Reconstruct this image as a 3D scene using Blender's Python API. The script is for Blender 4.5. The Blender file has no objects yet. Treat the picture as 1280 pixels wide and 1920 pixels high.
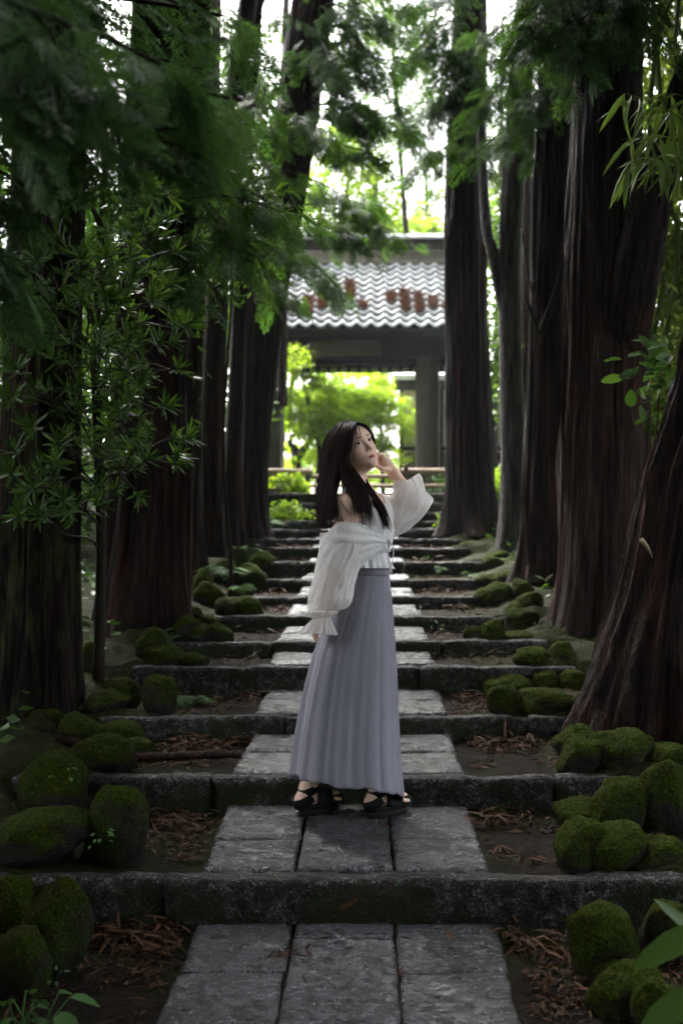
import bpy, math, random
import numpy as np
from mathutils import Vector, Matrix
from mathutils.bvhtree import BVHTree

random.seed(11)
rng = np.random.default_rng(11)
R = math.radians
scene = bpy.context.scene
col = scene.collection

# ------------------------------------------------------------------ camera
# The camera looks straight up the path (+Y); x is to the right, z is up, tread 0 of the path is z = 0.
F, VX, VY, CX, CZ = 1867.0, 680.0, 1010.0, 0.066, 1.37
cam_d = bpy.data.cameras.new('camera')
cam = bpy.data.objects.new('camera', cam_d); col.objects.link(cam)
cam.location = (CX, 0, CZ); cam.rotation_euler = (R(90), 0, 0)
cam_d.sensor_fit = 'VERTICAL'; cam_d.sensor_height = 36; cam_d.sensor_width = 24
cam_d.lens = F / 1920 * 36
cam_d.shift_x = -(VX - 640) / 1920; cam_d.shift_y = (VY - 960) / 1920
cam_d.clip_start = 0.05; cam_d.clip_end = 600
cam_d.dof.use_dof = True; cam_d.dof.focus_distance = 4.08; cam_d.dof.aperture_fstop = 2.2
scene.camera = cam

# ------------------------------------------------------------------ sky, sun, exposure (overcast day)
SUN_EL, SUN_AZ = R(52), R(-25)      # azimuth clockwise from +Y; the veiled sun stands beyond the gate, high, a little left
world = bpy.data.worlds.new('World'); scene.world = world; world.use_nodes = True
nt = world.node_tree; nt.nodes.clear()
wo = nt.nodes.new('ShaderNodeOutputWorld'); bg = nt.nodes.new('ShaderNodeBackground')
sky = nt.nodes.new('ShaderNodeTexSky'); sky.sky_type = 'NISHITA'; sky.sun_disc = False
sky.sun_elevation = SUN_EL; sky.sun_rotation = SUN_AZ; sky.air_density = 1.0; sky.dust_density = 6.0; sky.ozone_density = 1.0
hs = nt.nodes.new('ShaderNodeHueSaturation'); hs.inputs['Saturation'].default_value = 0.22   # cloud cover takes the blue out
bg.inputs['Strength'].default_value = 0.15
nt.links.new(sky.outputs[0], hs.inputs['Color']); nt.links.new(hs.outputs[0], bg.inputs['Color']); nt.links.new(bg.outputs[0], wo.inputs[0])
sun_d = bpy.data.lights.new('sun', 'SUN'); sun_d.energy = 1.5; sun_d.angle = R(30); sun_d.color = (1, 0.97, 0.93)
sun = bpy.data.objects.new('sun', sun_d); col.objects.link(sun)
sdir = Vector((math.sin(SUN_AZ) * math.cos(SUN_EL), math.cos(SUN_AZ) * math.cos(SUN_EL), math.sin(SUN_EL)))
sun.rotation_euler = sdir.to_track_quat('Z', 'Y').to_euler(); sun.location = sdir * 30
vs = scene.view_settings
vs.view_transform = 'Standard'; vs.look = 'None'; vs.gamma = 1; vs.use_curve_mapping = False; vs.exposure = 3.65
cy = scene.cycles
cy.use_denoising = True; cy.max_bounces = 7; cy.diffuse_bounces = 4; cy.glossy_bounces = 3; cy.transmission_bounces = 5
cy.transparent_max_bounces = 10; cy.sample_clamp_indirect = 8; cy.caustics_reflective = False; cy.caustics_refractive = False

# ------------------------------------------------------------------ helpers
def at(px, py, d):
    """a point seen at photo pixel (px, py) at distance d along the path"""
    return np.array([CX + (px - VX) * d / F, d, CZ - (py - VY) * d / F])

def tag(o, label=None, cat=None, group=None, kind=None):
    if label: o['label'] = label
    if cat: o['category'] = cat
    if group: o['group'] = group
    if kind: o['kind'] = kind
    return o

def empty(name, loc, label=None, cat=None, group=None, kind=None):
    o = bpy.data.objects.new(name, None); col.objects.link(o); o.location = [float(c) for c in loc]
    o.empty_display_size = 0.1
    return tag(o, label, cat, group, kind)

def wmat(o):
    return (wmat(o.parent) @ o.matrix_parent_inverse if o.parent else Matrix.Identity(4)) @ o.matrix_basis

def place(o, parent):
    """parent o and keep it where it stands in the world"""
    o.parent = parent; o.matrix_parent_inverse = wmat(parent).inverted(); return o

def mesh_np(name, V, Fs, smooth=True):
    """Fs: list of (M,k) index arrays"""
    if isinstance(Fs, np.ndarray): Fs = [Fs]
    Fs = [np.asarray(f, dtype=np.int32) for f in Fs if len(f)]
    me = bpy.data.meshes.new(name)
    V = np.asarray(V, dtype=np.float32)
    me.vertices.add(len(V)); me.vertices.foreach_set('co', V.ravel())
    idx = np.concatenate([f.ravel() for f in Fs])
    tot = np.concatenate([np.full(len(f), f.shape[1], np.int32) for f in Fs])
    me.loops.add(len(idx)); me.loops.foreach_set('vertex_index', idx)
    me.polygons.add(len(tot)); me.polygons.foreach_set('loop_start', np.concatenate([[0], np.cumsum(tot)[:-1]]).astype(np.int32))
    me.update(calc_edges=True); me.validate()
    if smooth: me.polygons.foreach_set('use_smooth', np.ones(len(me.polygons), bool))
    return me

def obj(name, me, mat, parent=None, **kw):
    o = bpy.data.objects.new(name, me); col.objects.link(o)
    if mat is not None and len(me.materials) == 0: me.materials.append(mat)
    if parent is not None: place(o, parent)
    return tag(o, **kw)

class MB:
    """collects boxes, tubes, grids into one mesh"""
    def __init__(s): s.V = []; s.Q = []; s.T = []; s.n = 0
    def add(s, V, Q=None, T=None):
        V = np.asarray(V, float)
        if Q is not None and len(Q): s.Q.append(np.asarray(Q) + s.n)
        if T is not None and len(T): s.T.append(np.asarray(T) + s.n)
        s.V.append(V); s.n += len(V); return s
    def box(s, c, size, rot=None, bev=0.0):
        c = np.asarray(c, float); h = np.asarray(size, float) / 2
        b = min(bev, h.min() * 0.6)
        sg = np.array([[-1, -1, -1], [1, -1, -1], [1, 1, -1], [-1, 1, -1], [-1, -1, 1], [1, -1, 1], [1, 1, 1], [-1, 1, 1]], float)
        if b <= 0:
            V = sg * h
            Q = [[0, 3, 2, 1], [4, 5, 6, 7], [0, 1, 5, 4], [1, 2, 6, 5], [2, 3, 7, 6], [3, 0, 4, 7]]; T = []
        else:
            V = []
            for k in range(8):
                for a in range(3):
                    p = sg[k] * (h - b); p[a] = sg[k][a] * h[a]; V.append(p)
            V = np.array(V); Q = []
            base = [[0, 3, 2, 1], [4, 5, 6, 7], [0, 1, 5, 4], [1, 2, 6, 5], [2, 3, 7, 6], [3, 0, 4, 7]]; ax = [2, 2, 1, 0, 1, 0]
            for f, a in zip(base, ax): Q.append([k * 3 + a for k in f])
            fa = {tuple(sorted(f)): a for f, a in zip(base, ax)}
            for i in range(6):
                for j in range(i + 1, 6):
                    sh = [k for k in base[i] if k in base[j]]
                    if len(sh) == 2:
                        Q.append([sh[0] * 3 + ax[i], sh[1] * 3 + ax[i], sh[1] * 3 + ax[j], sh[0] * 3 + ax[j]])
            T = [[k * 3, k * 3 + 1, k * 3 + 2] for k in range(8)]
        if rot is not None: V = V @ np.asarray(rot).T
        return s.add(V + c, Q, T)
    def tube(s, P, r, n=8, cap=True, flat=None):
        V, Q = tube_np(P, r, n, flat)
        T = []
        if cap:
            m = len(P); V = np.vstack([V, P[0], P[-1]])
            T = [[m * n, (k + 1) % n, k] for k in range(n)] + [[m * n + 1, (m - 1) * n + k, (m - 1) * n + (k + 1) % n] for k in range(n)]
        return s.add(V, Q, T)
    def mesh(s, name, smooth=False):
        Fs = []
        if s.Q: Fs.append(np.vstack(s.Q))
        if s.T: Fs.append(np.vstack(s.T))
        return mesh_np(name, np.vstack(s.V), Fs, smooth)

def frames(P, ref=None):
    P = np.asarray(P, float)
    T = np.gradient(P, axis=0); T /= np.linalg.norm(T, axis=1, keepdims=True) + 1e-9
    u = np.array([1.0, 0, 0]) if ref is None else np.asarray(ref, float)
    if abs(T[0] @ u) > 0.9: u = np.array([0, 1.0, 0])
    U = np.zeros_like(P); W = np.zeros_like(P)
    for i in range(len(P)):
        u = u - T[i] * (u @ T[i]); u /= np.linalg.norm(u) + 1e-9
        U[i] = u; W[i] = np.cross(T[i], u)
    return T, U, W

def tube_np(P, r, n=8, flat=None, ref=None):
    P = np.asarray(P, float); m = len(P); r = np.broadcast_to(np.asarray(r, float), (m,))
    T, U, W = frames(P, ref)
    a = np.linspace(0, 2 * np.pi, n, endpoint=False)
    fl = 1.0 if flat is None else flat
    V = P[:, None] + r[:, None, None] * (np.cos(a)[None, :, None] * U[:, None] + fl * np.sin(a)[None, :, None] * W[:, None])
    return V.reshape(-1, 3), grid_quads(m, n, True)

def grid_quads(m, n, closed=False):
    i, j = np.meshgrid(np.arange(m - 1), np.arange(n if closed else n - 1), indexing='ij')
    j2 = (j + 1) % n
    return np.stack([i * n + j, i * n + j2, (i + 1) * n + j2, (i + 1) * n + j], -1).reshape(-1, 4)

def spline(pts, n):
    """Catmull-Rom through rows of pts, n samples"""
    p = np.asarray(pts, float)
    if len(p) == 2: return p[0] + (p[1] - p[0]) * np.linspace(0, 1, n)[:, None]
    q = np.vstack([2 * p[0] - p[1], p, 2 * p[-1] - p[-2]])
    s = np.linspace(0, len(p) - 1 - 1e-6, n); k = s.astype(int); t = (s - k)[:, None]
    a, b, c, d = q[k], q[k + 1], q[k + 2], q[k + 3]
    return 0.5 * (2 * b + (c - a) * t + (2 * a - 5 * b + 4 * c - d) * t ** 2 + (3 * b - a - 3 * c + d) * t ** 3)

def _hash(i, j, k, s):
    h = (i * 374761393 + j * 668265263 + k * 2147483647 + s * 974711) & 0xFFFFFFFF
    h = ((h ^ (h >> 13)) * 1274126177) & 0xFFFFFFFF
    return ((h ^ (h >> 16)) & 0xFFFF) / 65535.0

def vnoise(P, seed=0):
    """smooth value noise 0..1 on (...,3) points"""
    P = np.asarray(P, float); f = np.floor(P); t = P - f; t = t * t * (3 - 2 * t); f = f.astype(np.int64)
    out = 0
    for a in (0, 1):
        for b in (0, 1):
            for c in (0, 1):
                w = (t[..., 0] if a else 1 - t[..., 0]) * (t[..., 1] if b else 1 - t[..., 1]) * (t[..., 2] if c else 1 - t[..., 2])
                out = out + w * _hash(f[..., 0] + a, f[..., 1] + b, f[..., 2] + c, seed)
    return out

def fbm(P, oct=3, seed=0):
    P = np.asarray(P, float); o = 0; a = 0.5; s = 0
    for k in range(oct):
        o = o + a * vnoise(P * 2 ** k, seed + k * 17); s += a; a *= 0.5
    return o / s

# ------------------------------------------------------------------ materials
class NT:
    def __init__(s, name):
        s.m = bpy.data.materials.new(name); s.m.use_nodes = True; s.t = s.m.node_tree
        s.b = s.t.nodes['Principled BSDF']; s.out = s.t.nodes['Material Output']
    def n(s, typ, **kw):
        nd = s.t.nodes.new(typ)
        for k, v in kw.items():
            if k in nd.inputs: nd.inputs[k].default_value = v
            else: setattr(nd, k, v)
        return nd
    def l(s, a, b): s.t.links.new(a, b)
    def coords(s, which='Object', scale=(1, 1, 1)):
        tc = s.n('ShaderNodeTexCoord'); mp = s.n('ShaderNodeMapping'); mp.inputs['Scale'].default_value = scale
        s.l(tc.outputs[which], mp.inputs['Vector']); return mp.outputs[0]
    def noise(s, vec, scale, detail=4, rough=0.55, dist=0.0):
        nd = s.n('ShaderNodeTexNoise'); nd.inputs['Scale'].default_value = scale; nd.inputs['Detail'].default_value = detail
        nd.inputs['Roughness'].default_value = rough; nd.inputs['Distortion'].default_value = dist
        if vec is not None: s.l(vec, nd.inputs['Vector'])
        return nd.outputs['Fac']
    def ramp(s, fac, stops, mode='LINEAR'):
        nd = s.n('ShaderNodeValToRGB'); cr = nd.color_ramp; cr.interpolation = mode
        while len(cr.elements) < len(stops): cr.elements.new(0.5)
        for e, (p, c) in zip(cr.elements, stops):
            e.position = p; e.color = tuple(c) + (1,) if len(c) == 3 else c
        s.l(fac, nd.inputs[0]); return nd.outputs[0]
    def mix(s, fac, a, b, mode='MIX'):
        nd = s.n('ShaderNodeMix'); nd.data_type = 'RGBA'; nd.blend_type = mode
        for v, k in ((fac, 0), (a, 6), (b, 7)):
            if hasattr(v, 'is_linked'): s.l(v, nd.inputs[k])
            else: nd.inputs[k].default_value = v if k == 0 else (tuple(v) + (1,) if len(v) == 3 else v)
        return nd.outputs[2]
    def math(s, op, a, b=0.0, c=0.0, clamp=False):
        nd = s.n('ShaderNodeMath'); nd.operation = op; nd.use_clamp = clamp
        for k, v in enumerate((a, b, c)):
            if hasattr(v, 'is_linked'): s.l(v, nd.inputs[k])
            else: nd.inputs[k].default_value = v
        return nd.outputs[0]
    def bump(s, h, strength=0.5, dist=0.01, normal=None):
        nd = s.n('ShaderNodeBump'); nd.inputs['Strength'].default_value = strength; nd.inputs['Distance'].default_value = dist
        s.l(h, nd.inputs['Height'])
        if normal is not None: s.l(normal, nd.inputs['Normal'])
        return nd.outputs[0]
    def set(s, color=None, rough=None, normal=None, spec=None):
        for k, v in (('Base Color', color), ('Roughness', rough), ('Normal', normal), ('Specular IOR Level', spec)):
            if v is None: continue
            if hasattr(v, 'is_linked'): s.l(v, s.b.inputs[k])
            else: s.b.inputs[k].default_value = v if k != 'Base Color' else (tuple(v) + (1,) if len(v) == 3 else v)
        return s.m

def mat_leaf(name, c0, c1, trans=0.4, rough=0.45, tcol=None, spec=0.18):
    t = NT(name)
    g = t.n('ShaderNodeNewGeometry')
    c = t.ramp(g.outputs['Random Per Island'], [(0, c0), (1, c1)])
    t.set(color=c, rough=rough, spec=spec)
    tr = t.n('ShaderNodeBsdfTranslucent')
    if tcol: tr.inputs['Color'].default_value = tuple(tcol) + (1,)
    else:
        hb = t.mix(1.0, c, (1.25, 1.2, 0.55), 'MULTIPLY'); t.l(hb, tr.inputs['Color'])
    mx = t.n('ShaderNodeMixShader'); mx.inputs[0].default_value = trans
    t.l(t.b.outputs[0], mx.inputs[1]); t.l(tr.outputs[0], mx.inputs[2]); t.l(mx.outputs[0], t.out.inputs[0])
    return t.m

def mat_stone(name, dark, light, moss=0.0, wet=(0.25, 0.6), scale=14.0, bumpd=0.006, coat=0.0):
    """granite; moss in patches; sideways faces darkened with more of it, standing in for shade"""
    t = NT(name); v = t.coords('Object')
    oi = t.n('ShaderNodeObjectInfo')
    off = t.n('ShaderNodeVectorMath'); off.operation = 'ADD'; t.l(v, off.inputs[0])
    sc = t.n('ShaderNodeVectorMath'); sc.operation = 'SCALE'; t.l(oi.outputs['Location'], sc.inputs[0]); sc.inputs['Scale'].default_value = 3.7
    t.l(sc.outputs[0], off.inputs[1]); v = off.outputs[0]
    big = t.noise(v, 2.2, 5, 0.6); mid = t.noise(v, scale, 5, 0.65); fine = t.noise(v, 120, 3, 0.7)
    lay = t.n('ShaderNodeMapping'); lay.inputs['Scale'].default_value = (1, 2.6, 1); t.l(v, lay.inputs['Vector'])
    strat = t.noise(lay.outputs[0], 26, 5, 0.7, 0.3)
    mean = [(a + b) / 2 for a, b in zip(dark, light)]
    c = t.ramp(mid, [(0.3, dark), (0.52, mean), (0.72, light)])
    sp = t.ramp(fine, [(0.38, (0.25, 0.25, 0.25)), (0.48, (0.7, 0.7, 0.7)), (0.55, (1.9, 1.9, 1.95)), (0.62, (4.5, 4.5, 4.7))])
    c = t.mix(1.0, c, sp, 'MULTIPLY')
    gr = t.ramp(strat, [(0.40, (0.22, 0.22, 0.22)), (0.5, (0.8, 0.8, 0.8)), (0.59, (2.6, 2.6, 2.7))]); c = t.mix(1.0, c, gr, 'MULTIPLY')
    stain = t.ramp(big, [(0.38, (0.5, 0.48, 0.44)), (0.6, (1, 1, 1))]); c = t.mix(1.0, c, stain, 'MULTIPLY')
    if moss > 0:
        g = t.n('ShaderNodeNewGeometry'); sx = t.n('ShaderNodeSeparateXYZ'); t.l(g.outputs['Normal'], sx.inputs[0])
        side = t.math('MULTIPLY_ADD', sx.outputs['Z'], -0.42, 0.42 + moss * 0.35)  # extra dark moss on side faces also paints the risers' backlit shade
        mk = t.math('ADD', side, t.math('MULTIPLY', t.math('SUBTRACT', mid, 0.5), 1.4))
        mk = t.math('ADD', mk, t.math('MULTIPLY', t.math('SUBTRACT', big, 0.55), 1.8))
        mk = t.ramp(mk, [(0.42, (0, 0, 0)), (0.66, (1, 1, 1))])
        mc = t.ramp(fine, [(0.3, (0.004, 0.006, 0.0015)), (0.7, (0.016, 0.022, 0.005))])
        c = t.mix(mk, c, mc)
    rg = t.ramp(t.math('ADD', t.math('MULTIPLY', big, 0.6), t.math('MULTIPLY', mid, 0.4)), [(0.35, (wet[0],) * 3), (0.62, (wet[1],) * 3)])
    h = t.math('ADD', t.math('MULTIPLY', strat, 1.0), t.math('MULTIPLY', t.noise(lay.outputs[0], 75, 2, 0.6), 0.5))
    h = t.math('ADD', h, t.math('MULTIPLY', mid, 0.5))
    if coat > .4: t.l(t.ramp(t.math('ADD', t.math('MULTIPLY', strat, .5), t.math('MULTIPLY', fine, .5)), [(0.38, (0, 0, 0)), (0.52, (coat,) * 3)]), t.b.inputs['Coat Weight'])
    else: t.b.inputs['Coat Weight'].default_value = coat
    t.b.inputs['Coat Roughness'].default_value = 0.11
    nb = t.bump(h, 0.9, bumpd)
    if coat: t.l(t.bump(h, 0.38, bumpd), t.b.inputs['Coat Normal'])
    return t.set(color=c, rough=rg, normal=nb, spec=0.5 if coat > .4 else 0.16)

def mat_moss_rock(name):
    t = NT(name); v = t.coords('Object'); oi = t.n('ShaderNodeObjectInfo')
    off = t.n('ShaderNodeVectorMath'); off.operation = 'ADD'; t.l(v, off.inputs[0])
    sc = t.n('ShaderNodeVectorMath'); sc.operation = 'SCALE'; t.l(oi.outputs['Location'], sc.inputs[0]); sc.inputs['Scale'].default_value = 5.1
    t.l(sc.outputs[0], off.inputs[1]); v = off.outputs[0]
    big = t.noise(v, 5, 4, 0.6); fine = t.noise(v, 90, 4, 0.7); mid = t.noise(v, 22, 4, 0.6)
    g = t.n('ShaderNodeNewGeometry'); sx = t.n('ShaderNodeSeparateXYZ'); t.l(g.outputs['Normal'], sx.inputs[0])
    mk = t.math('ADD', t.math('MULTIPLY', sx.outputs['Z'], 0.34), t.math('MULTIPLY', big, 0.9))
    mk = t.math('ADD', mk, t.math('MULTIPLY', oi.outputs['Random'], 0.16))
    mk = t.ramp(mk, [(0.40, (0, 0, 0)), (0.60, (1, 1, 1))])
    moss = t.ramp(fine, [(0.28, (0.007, 0.011, 0.0009)), (0.52, (0.028, 0.041, 0.003)), (0.70, (0.09, 0.108, 0.009))])
    moss = t.mix(t.math('MULTIPLY', mid, 0.55), moss, (0.012, 0.021, 0.003))
    brown = t.ramp(t.noise(v, 9, 3, 0.6), [(0.6, (0, 0, 0)), (0.75, (0.6, 0.6, 0.6))])
    moss = t.mix(brown, moss, (0.028, 0.024, 0.008))
    stone = t.ramp(mid, [(0.3, (0.010, 0.010, 0.009)), (0.7, (0.035, 0.034, 0.031))])
    c = t.mix(mk, stone, moss)
    h = t.math('ADD', fine, t.math('MULTIPLY', mid, 1.2))
    return t.set(color=c, rough=t.ramp(mk, [(0, (0.5,) * 3), (1, (0.95,) * 3)]), normal=t.bump(h, 1.0, 0.035), spec=0.05)

def mat_bark(name, c0, c1, c2, moss=0.0, stretch=0.085, rough=0.62):
    t = NT(name); v = t.coords('Object', (1, 1, stretch))
    a = t.noise(v, 24, 5, 0.62, 0.25); b = t.noise(v, 85, 4, 0.65, 0.1); big = t.noise(t.coords('Object', (1, 1, 0.3)), 2.0, 4, 0.6)
    lf = t.noise(v, 7.5, 3, 0.6, 0.1)
    f = t.math('ADD', t.math('MULTIPLY', a, 0.6), t.math('MULTIPLY', b, 0.4))
    c = t.ramp(f, [(0.36, [x * 0.3 for x in c0]), (0.46, c0), (0.56, c1), (0.66, c2)])
    red = t.ramp(lf, [(0.56, (0, 0, 0)), (0.68, (0.8, 0.8, 0.8))])
    c = t.mix(red, c, t.mix(f, (0.012, 0.005, 0.004), (0.085, 0.03, 0.02)))
    if moss > 0:
        g = t.noise(t.coords('Object', (1, 1, 0.25)), 16, 4, 0.65)
        mk = t.ramp(t.math('ADD', g, t.math('MULTIPLY', big, 0.5)), [(0.82 - moss * 0.2, (0, 0, 0)), (0.92 - moss * 0.2, (0.9, 0.9, 0.9))])
        c = t.mix(mk, c, (0.03, 0.038, 0.010))
    h = t.math('ADD', t.math('MULTIPLY', a, 1.3), t.math('MULTIPLY', b, 0.6))
    return t.set(color=c, rough=t.ramp(b, [(0.3, (rough - 0.18,) * 3), (0.7, (rough + 0.15,) * 3)]), normal=t.bump(h, 1.0, 0.05), spec=0.09)

def mat_plain(name, c0, c1, scale=20, rough=0.6, stretch=(1, 1, 1), bump=0.3, bd=0.004, spec=0.12):
    t = NT(name); v = t.coords('Object', stretch)
    a = t.noise(v, scale, 5, 0.6, 0.1)
    oi = t.n('ShaderNodeObjectInfo')
    c = t.ramp(a, [(0.3, c0), (0.7, c1)])
    vary = t.ramp(oi.outputs['Random'], [(0, (0.82,) * 3), (1, (1.12,) * 3)])
    c = t.mix(1.0, c, vary, 'MULTIPLY')
    return t.set(color=c, rough=rough, normal=t.bump(a, bump, bd), spec=spec)

M = {}
M['slab'] = mat_stone('wet_granite_slab', (0.014, 0.014, 0.016), (0.055, 0.056, 0.064), moss=0.0, wet=(0.16, 0.34), bumpd=0.06, coat=0.8)
M['kerb'] = mat_stone('mossy_shaded_granite_kerb', (0.006, 0.0065, 0.0055), (0.042, 0.042, 0.041), moss=0.7, wet=(0.4, 0.75), bumpd=0.02, coat=0.05)
M['rock'] = mat_moss_rock('moss_covered_rock')
M['bark'] = mat_bark('cedar_bark', (0.008, 0.0044, 0.0034), (0.020, 0.0112, 0.0086), (0.046, 0.03, 0.0245))
M['bark_red'] = mat_bark('peeling_red_bark', (0.014, 0.0075, 0.006), (0.034, 0.019, 0.0155), (0.085, 0.06, 0.053))
M['bark_moss'] = mat_bark('mossy_bark', (0.007, 0.0045, 0.0036), (0.017, 0.0105, 0.0088), (0.036, 0.027, 0.023), moss=0.25)
M['bark_grey'] = mat_bark('grey_smooth_bark', (0.03, 0.027, 0.025), (0.07, 0.063, 0.06), (0.13, 0.12, 0.115), stretch=0.12)
M['twig'] = mat_plain('twig', (0.012, 0.009, 0.007), (0.035, 0.026, 0.02), 40, 0.7)
M['cedar_leaf'] = mat_leaf('cypress_spray', (0.022, 0.062, 0.016), (0.065, 0.14, 0.036), 0.5, 0.5)
M['cedar_near'] = mat_leaf('cypress_spray_near', (0.03, 0.075, 0.036), (0.07, 0.145, 0.062), 0.52, 0.5)
M['cedar_dry'] = mat_leaf('cypress_spray_dry', (0.05, 0.03, 0.02), (0.08, 0.055, 0.04), 0.3, 0.6)
M['podo'] = mat_leaf('lance_leaf', (0.012, 0.036, 0.008), (0.058, 0.115, 0.02), 0.42, 0.36, spec=0.2)
M['bamboo_leaf'] = mat_leaf('bamboo_leaf', (0.04, 0.09, 0.02), (0.12, 0.18, 0.04), 0.45, 0.4)
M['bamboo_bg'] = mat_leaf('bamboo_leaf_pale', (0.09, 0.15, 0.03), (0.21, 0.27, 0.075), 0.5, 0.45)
M['broad_dark'] = mat_leaf('dark_broad_leaf', (0.018, 0.05, 0.013), (0.06, 0.12, 0.026), 0.38, 0.4)
M['broad_mid'] = mat_leaf('green_broad_leaf', (0.03, 0.075, 0.014), (0.08, 0.15, 0.025), 0.45, 0.4)
M['maple'] = mat_leaf('bright_maple_leaf', (0.15, 0.28, 0.022), (0.33, 0.45, 0.045), 0.62, 0.45)
M['maple_mid'] = mat_leaf('fresh_maple_leaf', (0.085, 0.18, 0.017), (0.23, 0.34, 0.035), 0.58, 0.45)
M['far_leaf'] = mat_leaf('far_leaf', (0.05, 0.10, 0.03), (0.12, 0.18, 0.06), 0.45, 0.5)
M['fern'] = mat_leaf('fern_leaf', (0.022, 0.07, 0.022), (0.065, 0.14, 0.04), 0.35, 0.5, spec=.1)
M['dry_leaf'] = mat_leaf('dry_leaf', (0.010, 0.005, 0.003), (0.075, 0.038, 0.020), 0.1, 0.6, spec=.06)
M['roof_litter'] = mat_leaf('roof_litter', (0.05, 0.02, 0.013), (0.16, 0.075, 0.05), 0.1, 0.7, spec=.05)
M['tile'] = mat_plain('roof_tile', (0.17, 0.172, 0.165), (0.50, 0.50, 0.495), 5, 0.32, bump=0.25, spec=0.6)
M['wood_dark'] = mat_plain('dark_weathered_wood', (0.012, 0.0095, 0.0075), (0.035, 0.028, 0.023), 12, 0.7, (1, 1, 1))
M['wood_grey'] = mat_plain('grey_weathered_wood', (0.14, 0.12, 0.095), (0.27, 0.24, 0.20), 10, 0.75, (4, 4, 0.4))
M['wood_tan'] = mat_plain('tan_board', (0.13, 0.105, 0.065), (0.21, 0.175, 0.12), 10, 0.7, (0.5, 4, 4))
M['plaster'] = mat_plain('cream_plaster', (0.42, 0.38, 0.24), (0.55, 0.5, 0.34), 5, 0.85, bump=0.1)
M['bamboo'] = mat_plain('aged_bamboo', (0.28, 0.20, 0.14), (0.48, 0.36, 0.26), 9, 0.45, (0.4, 5, 5), bump=0.1)

# ------------------------------------------------------------------ the stair's profile: front edge distance and tread height of each step
SD = [3.55, 4.42, 5.28, 6.10, 6.75, 7.62, 8.60, 9.55, 10.45, 11.3, 12.15, 13.0, 13.8, 14.6, 15.2, 15.8]
SY = [1645, 1458, 1344, 1250, 1203, 1155, 1118, 1087, 1053, 1027, 1010, 993, 977, 960, 943, 925]
SZ = [at(0, y, d)[2] for y, d in zip(SY, SD)]
HALF = [1.75, 1.55, 1.38, 1.40, 1.36, 1.34, 1.36, 1.30, 1.32, 1.32, 1.36, 1.36, 1.5, 1.9, 2.0, 2.0]
TZ = [0.0] + SZ          # height of tread k, k = 0 before the first kerb

def tread_of(y):
    return int(np.searchsorted(SD, y, side='right'))

_py = np.array([-30, 0, 2.6] + [d + 0.05 for d in SD] + [17, 60]); _pz = np.array([-0.5, -0.1, 0.0] + SZ + [SZ[-1] + 0.03, SZ[-1] + 0.1])
def ramp_z(y): return np.interp(y, _py, _pz)

def ground_z(x, y):
    x = np.asarray(x, float); y = np.asarray(y, float)
    k = np.searchsorted(np.array(SD) + 0.04, y, side='right')
    st = np.array(TZ)[k] - 0.022
    st = np.where(y < 2.0, np.interp(y, [-30, 0, 2.0], [-0.5, -0.1, -0.022]), st)
    ax = np.abs(x - 0.0)
    P = np.stack([x * 1.3, y * 1.3, x * 0], -1)
    n = fbm(P, 4, 5) - 0.5
    out = ramp_z(y) - 0.01 + np.clip(ax - 1.5, 0, 3) * 0.10 + n * 0.16 * np.clip((ax - 1.2), 0, 1)
    w = np.clip((ax - 1.38) / 0.22, 0, 1); w = w * w * (3 - 2 * w)
    z = st * (1 - w) + out * w
    fine = fbm(np.stack([x * 9, y * 9, x * 0], -1), 3, 9) - 0.5
    bank = np.exp(-((ax - 1.42) / .26) ** 2) * np.clip((y - 2.2) * 2, 0, 1) * np.clip((15.5 - y), 0, 1)
    z = z + bank * .11 * (1 - np.abs(2 * fbm(np.stack([x * 3.4, y * 3.4, x * 0], -1), 2, 41) - 1)) ** 1.5
    return z + fine * 0.022 * np.where(ax < 0.56, 0.2, 1.0)

# ground: one sheet, fine near the path, coarse to the horizon
gx = np.concatenate([[-300, -120, -60, -30, -18, -12], np.arange(-9, -2.4, 0.25), np.arange(-2.4, 2.4, 0.045), np.arange(2.4, 9, 0.25), [12, 18, 30, 60, 120, 300]])
gy = np.concatenate([[-100, -30, -10, -4, -1], np.arange(0, 2.4, 0.2), np.arange(2.4, 16.6, 0.045), np.arange(16.6, 30, 0.4), [34, 45, 80, 150, 350]])
X, Y = np.meshgrid(gx, gy, indexing='xy')
G = np.stack([X, Y, ground_z(X, Y)], -1).reshape(-1, 3)
t = NT('forest_soil'); v = t.coords('Object')
a = t.noise(v, 9, 6, 0.65); b = t.noise(v, 60, 4, 0.7); c3 = t.noise(v, 1.6, 4, 0.6)
c = t.ramp(t.math('ADD', t.math('MULTIPLY', a, 0.6), t.math('MULTIPLY', b, 0.4)), [(0.3, (0.004, 0.0028, 0.002)), (0.5, (0.010, 0.0068, 0.0046)), (0.72, (0.022, 0.015, 0.011))])
sp = t.n('ShaderNodeSeparateXYZ'); t.l(v, sp.inputs[0]); ax_ = t.math('ABSOLUTE', sp.outputs['X'])          # moss grows thickest among the rocks beside the steps
grow = t.math('MULTIPLY', t.ramp(ax_, [(0.0, (0, 0, 0)), (0.9, (0, 0, 0)), (1.0, (1, 1, 1))]), 0.24)
mk = t.ramp(t.math('ADD', t.math('ADD', c3, grow), t.math('MULTIPLY', b, 0.3)), [(0.64, (0, 0, 0)), (0.78, (0.85, 0.85, 0.85))])
c = t.mix(mk, c, t.ramp(b, [(0.3, (0.005, 0.0075, 0.001)), (0.7, (0.024, 0.032, 0.004))]))
t.set(color=c, rough=0.8, normal=t.bump(t.math('ADD', b, a), 1.0, 0.03), spec=0.08); M['soil'] = t.m
ground = obj('ground', mesh_np('ground', G, grid_quads(len(gy), len(gx))), M['soil'], kind='structure')

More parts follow.
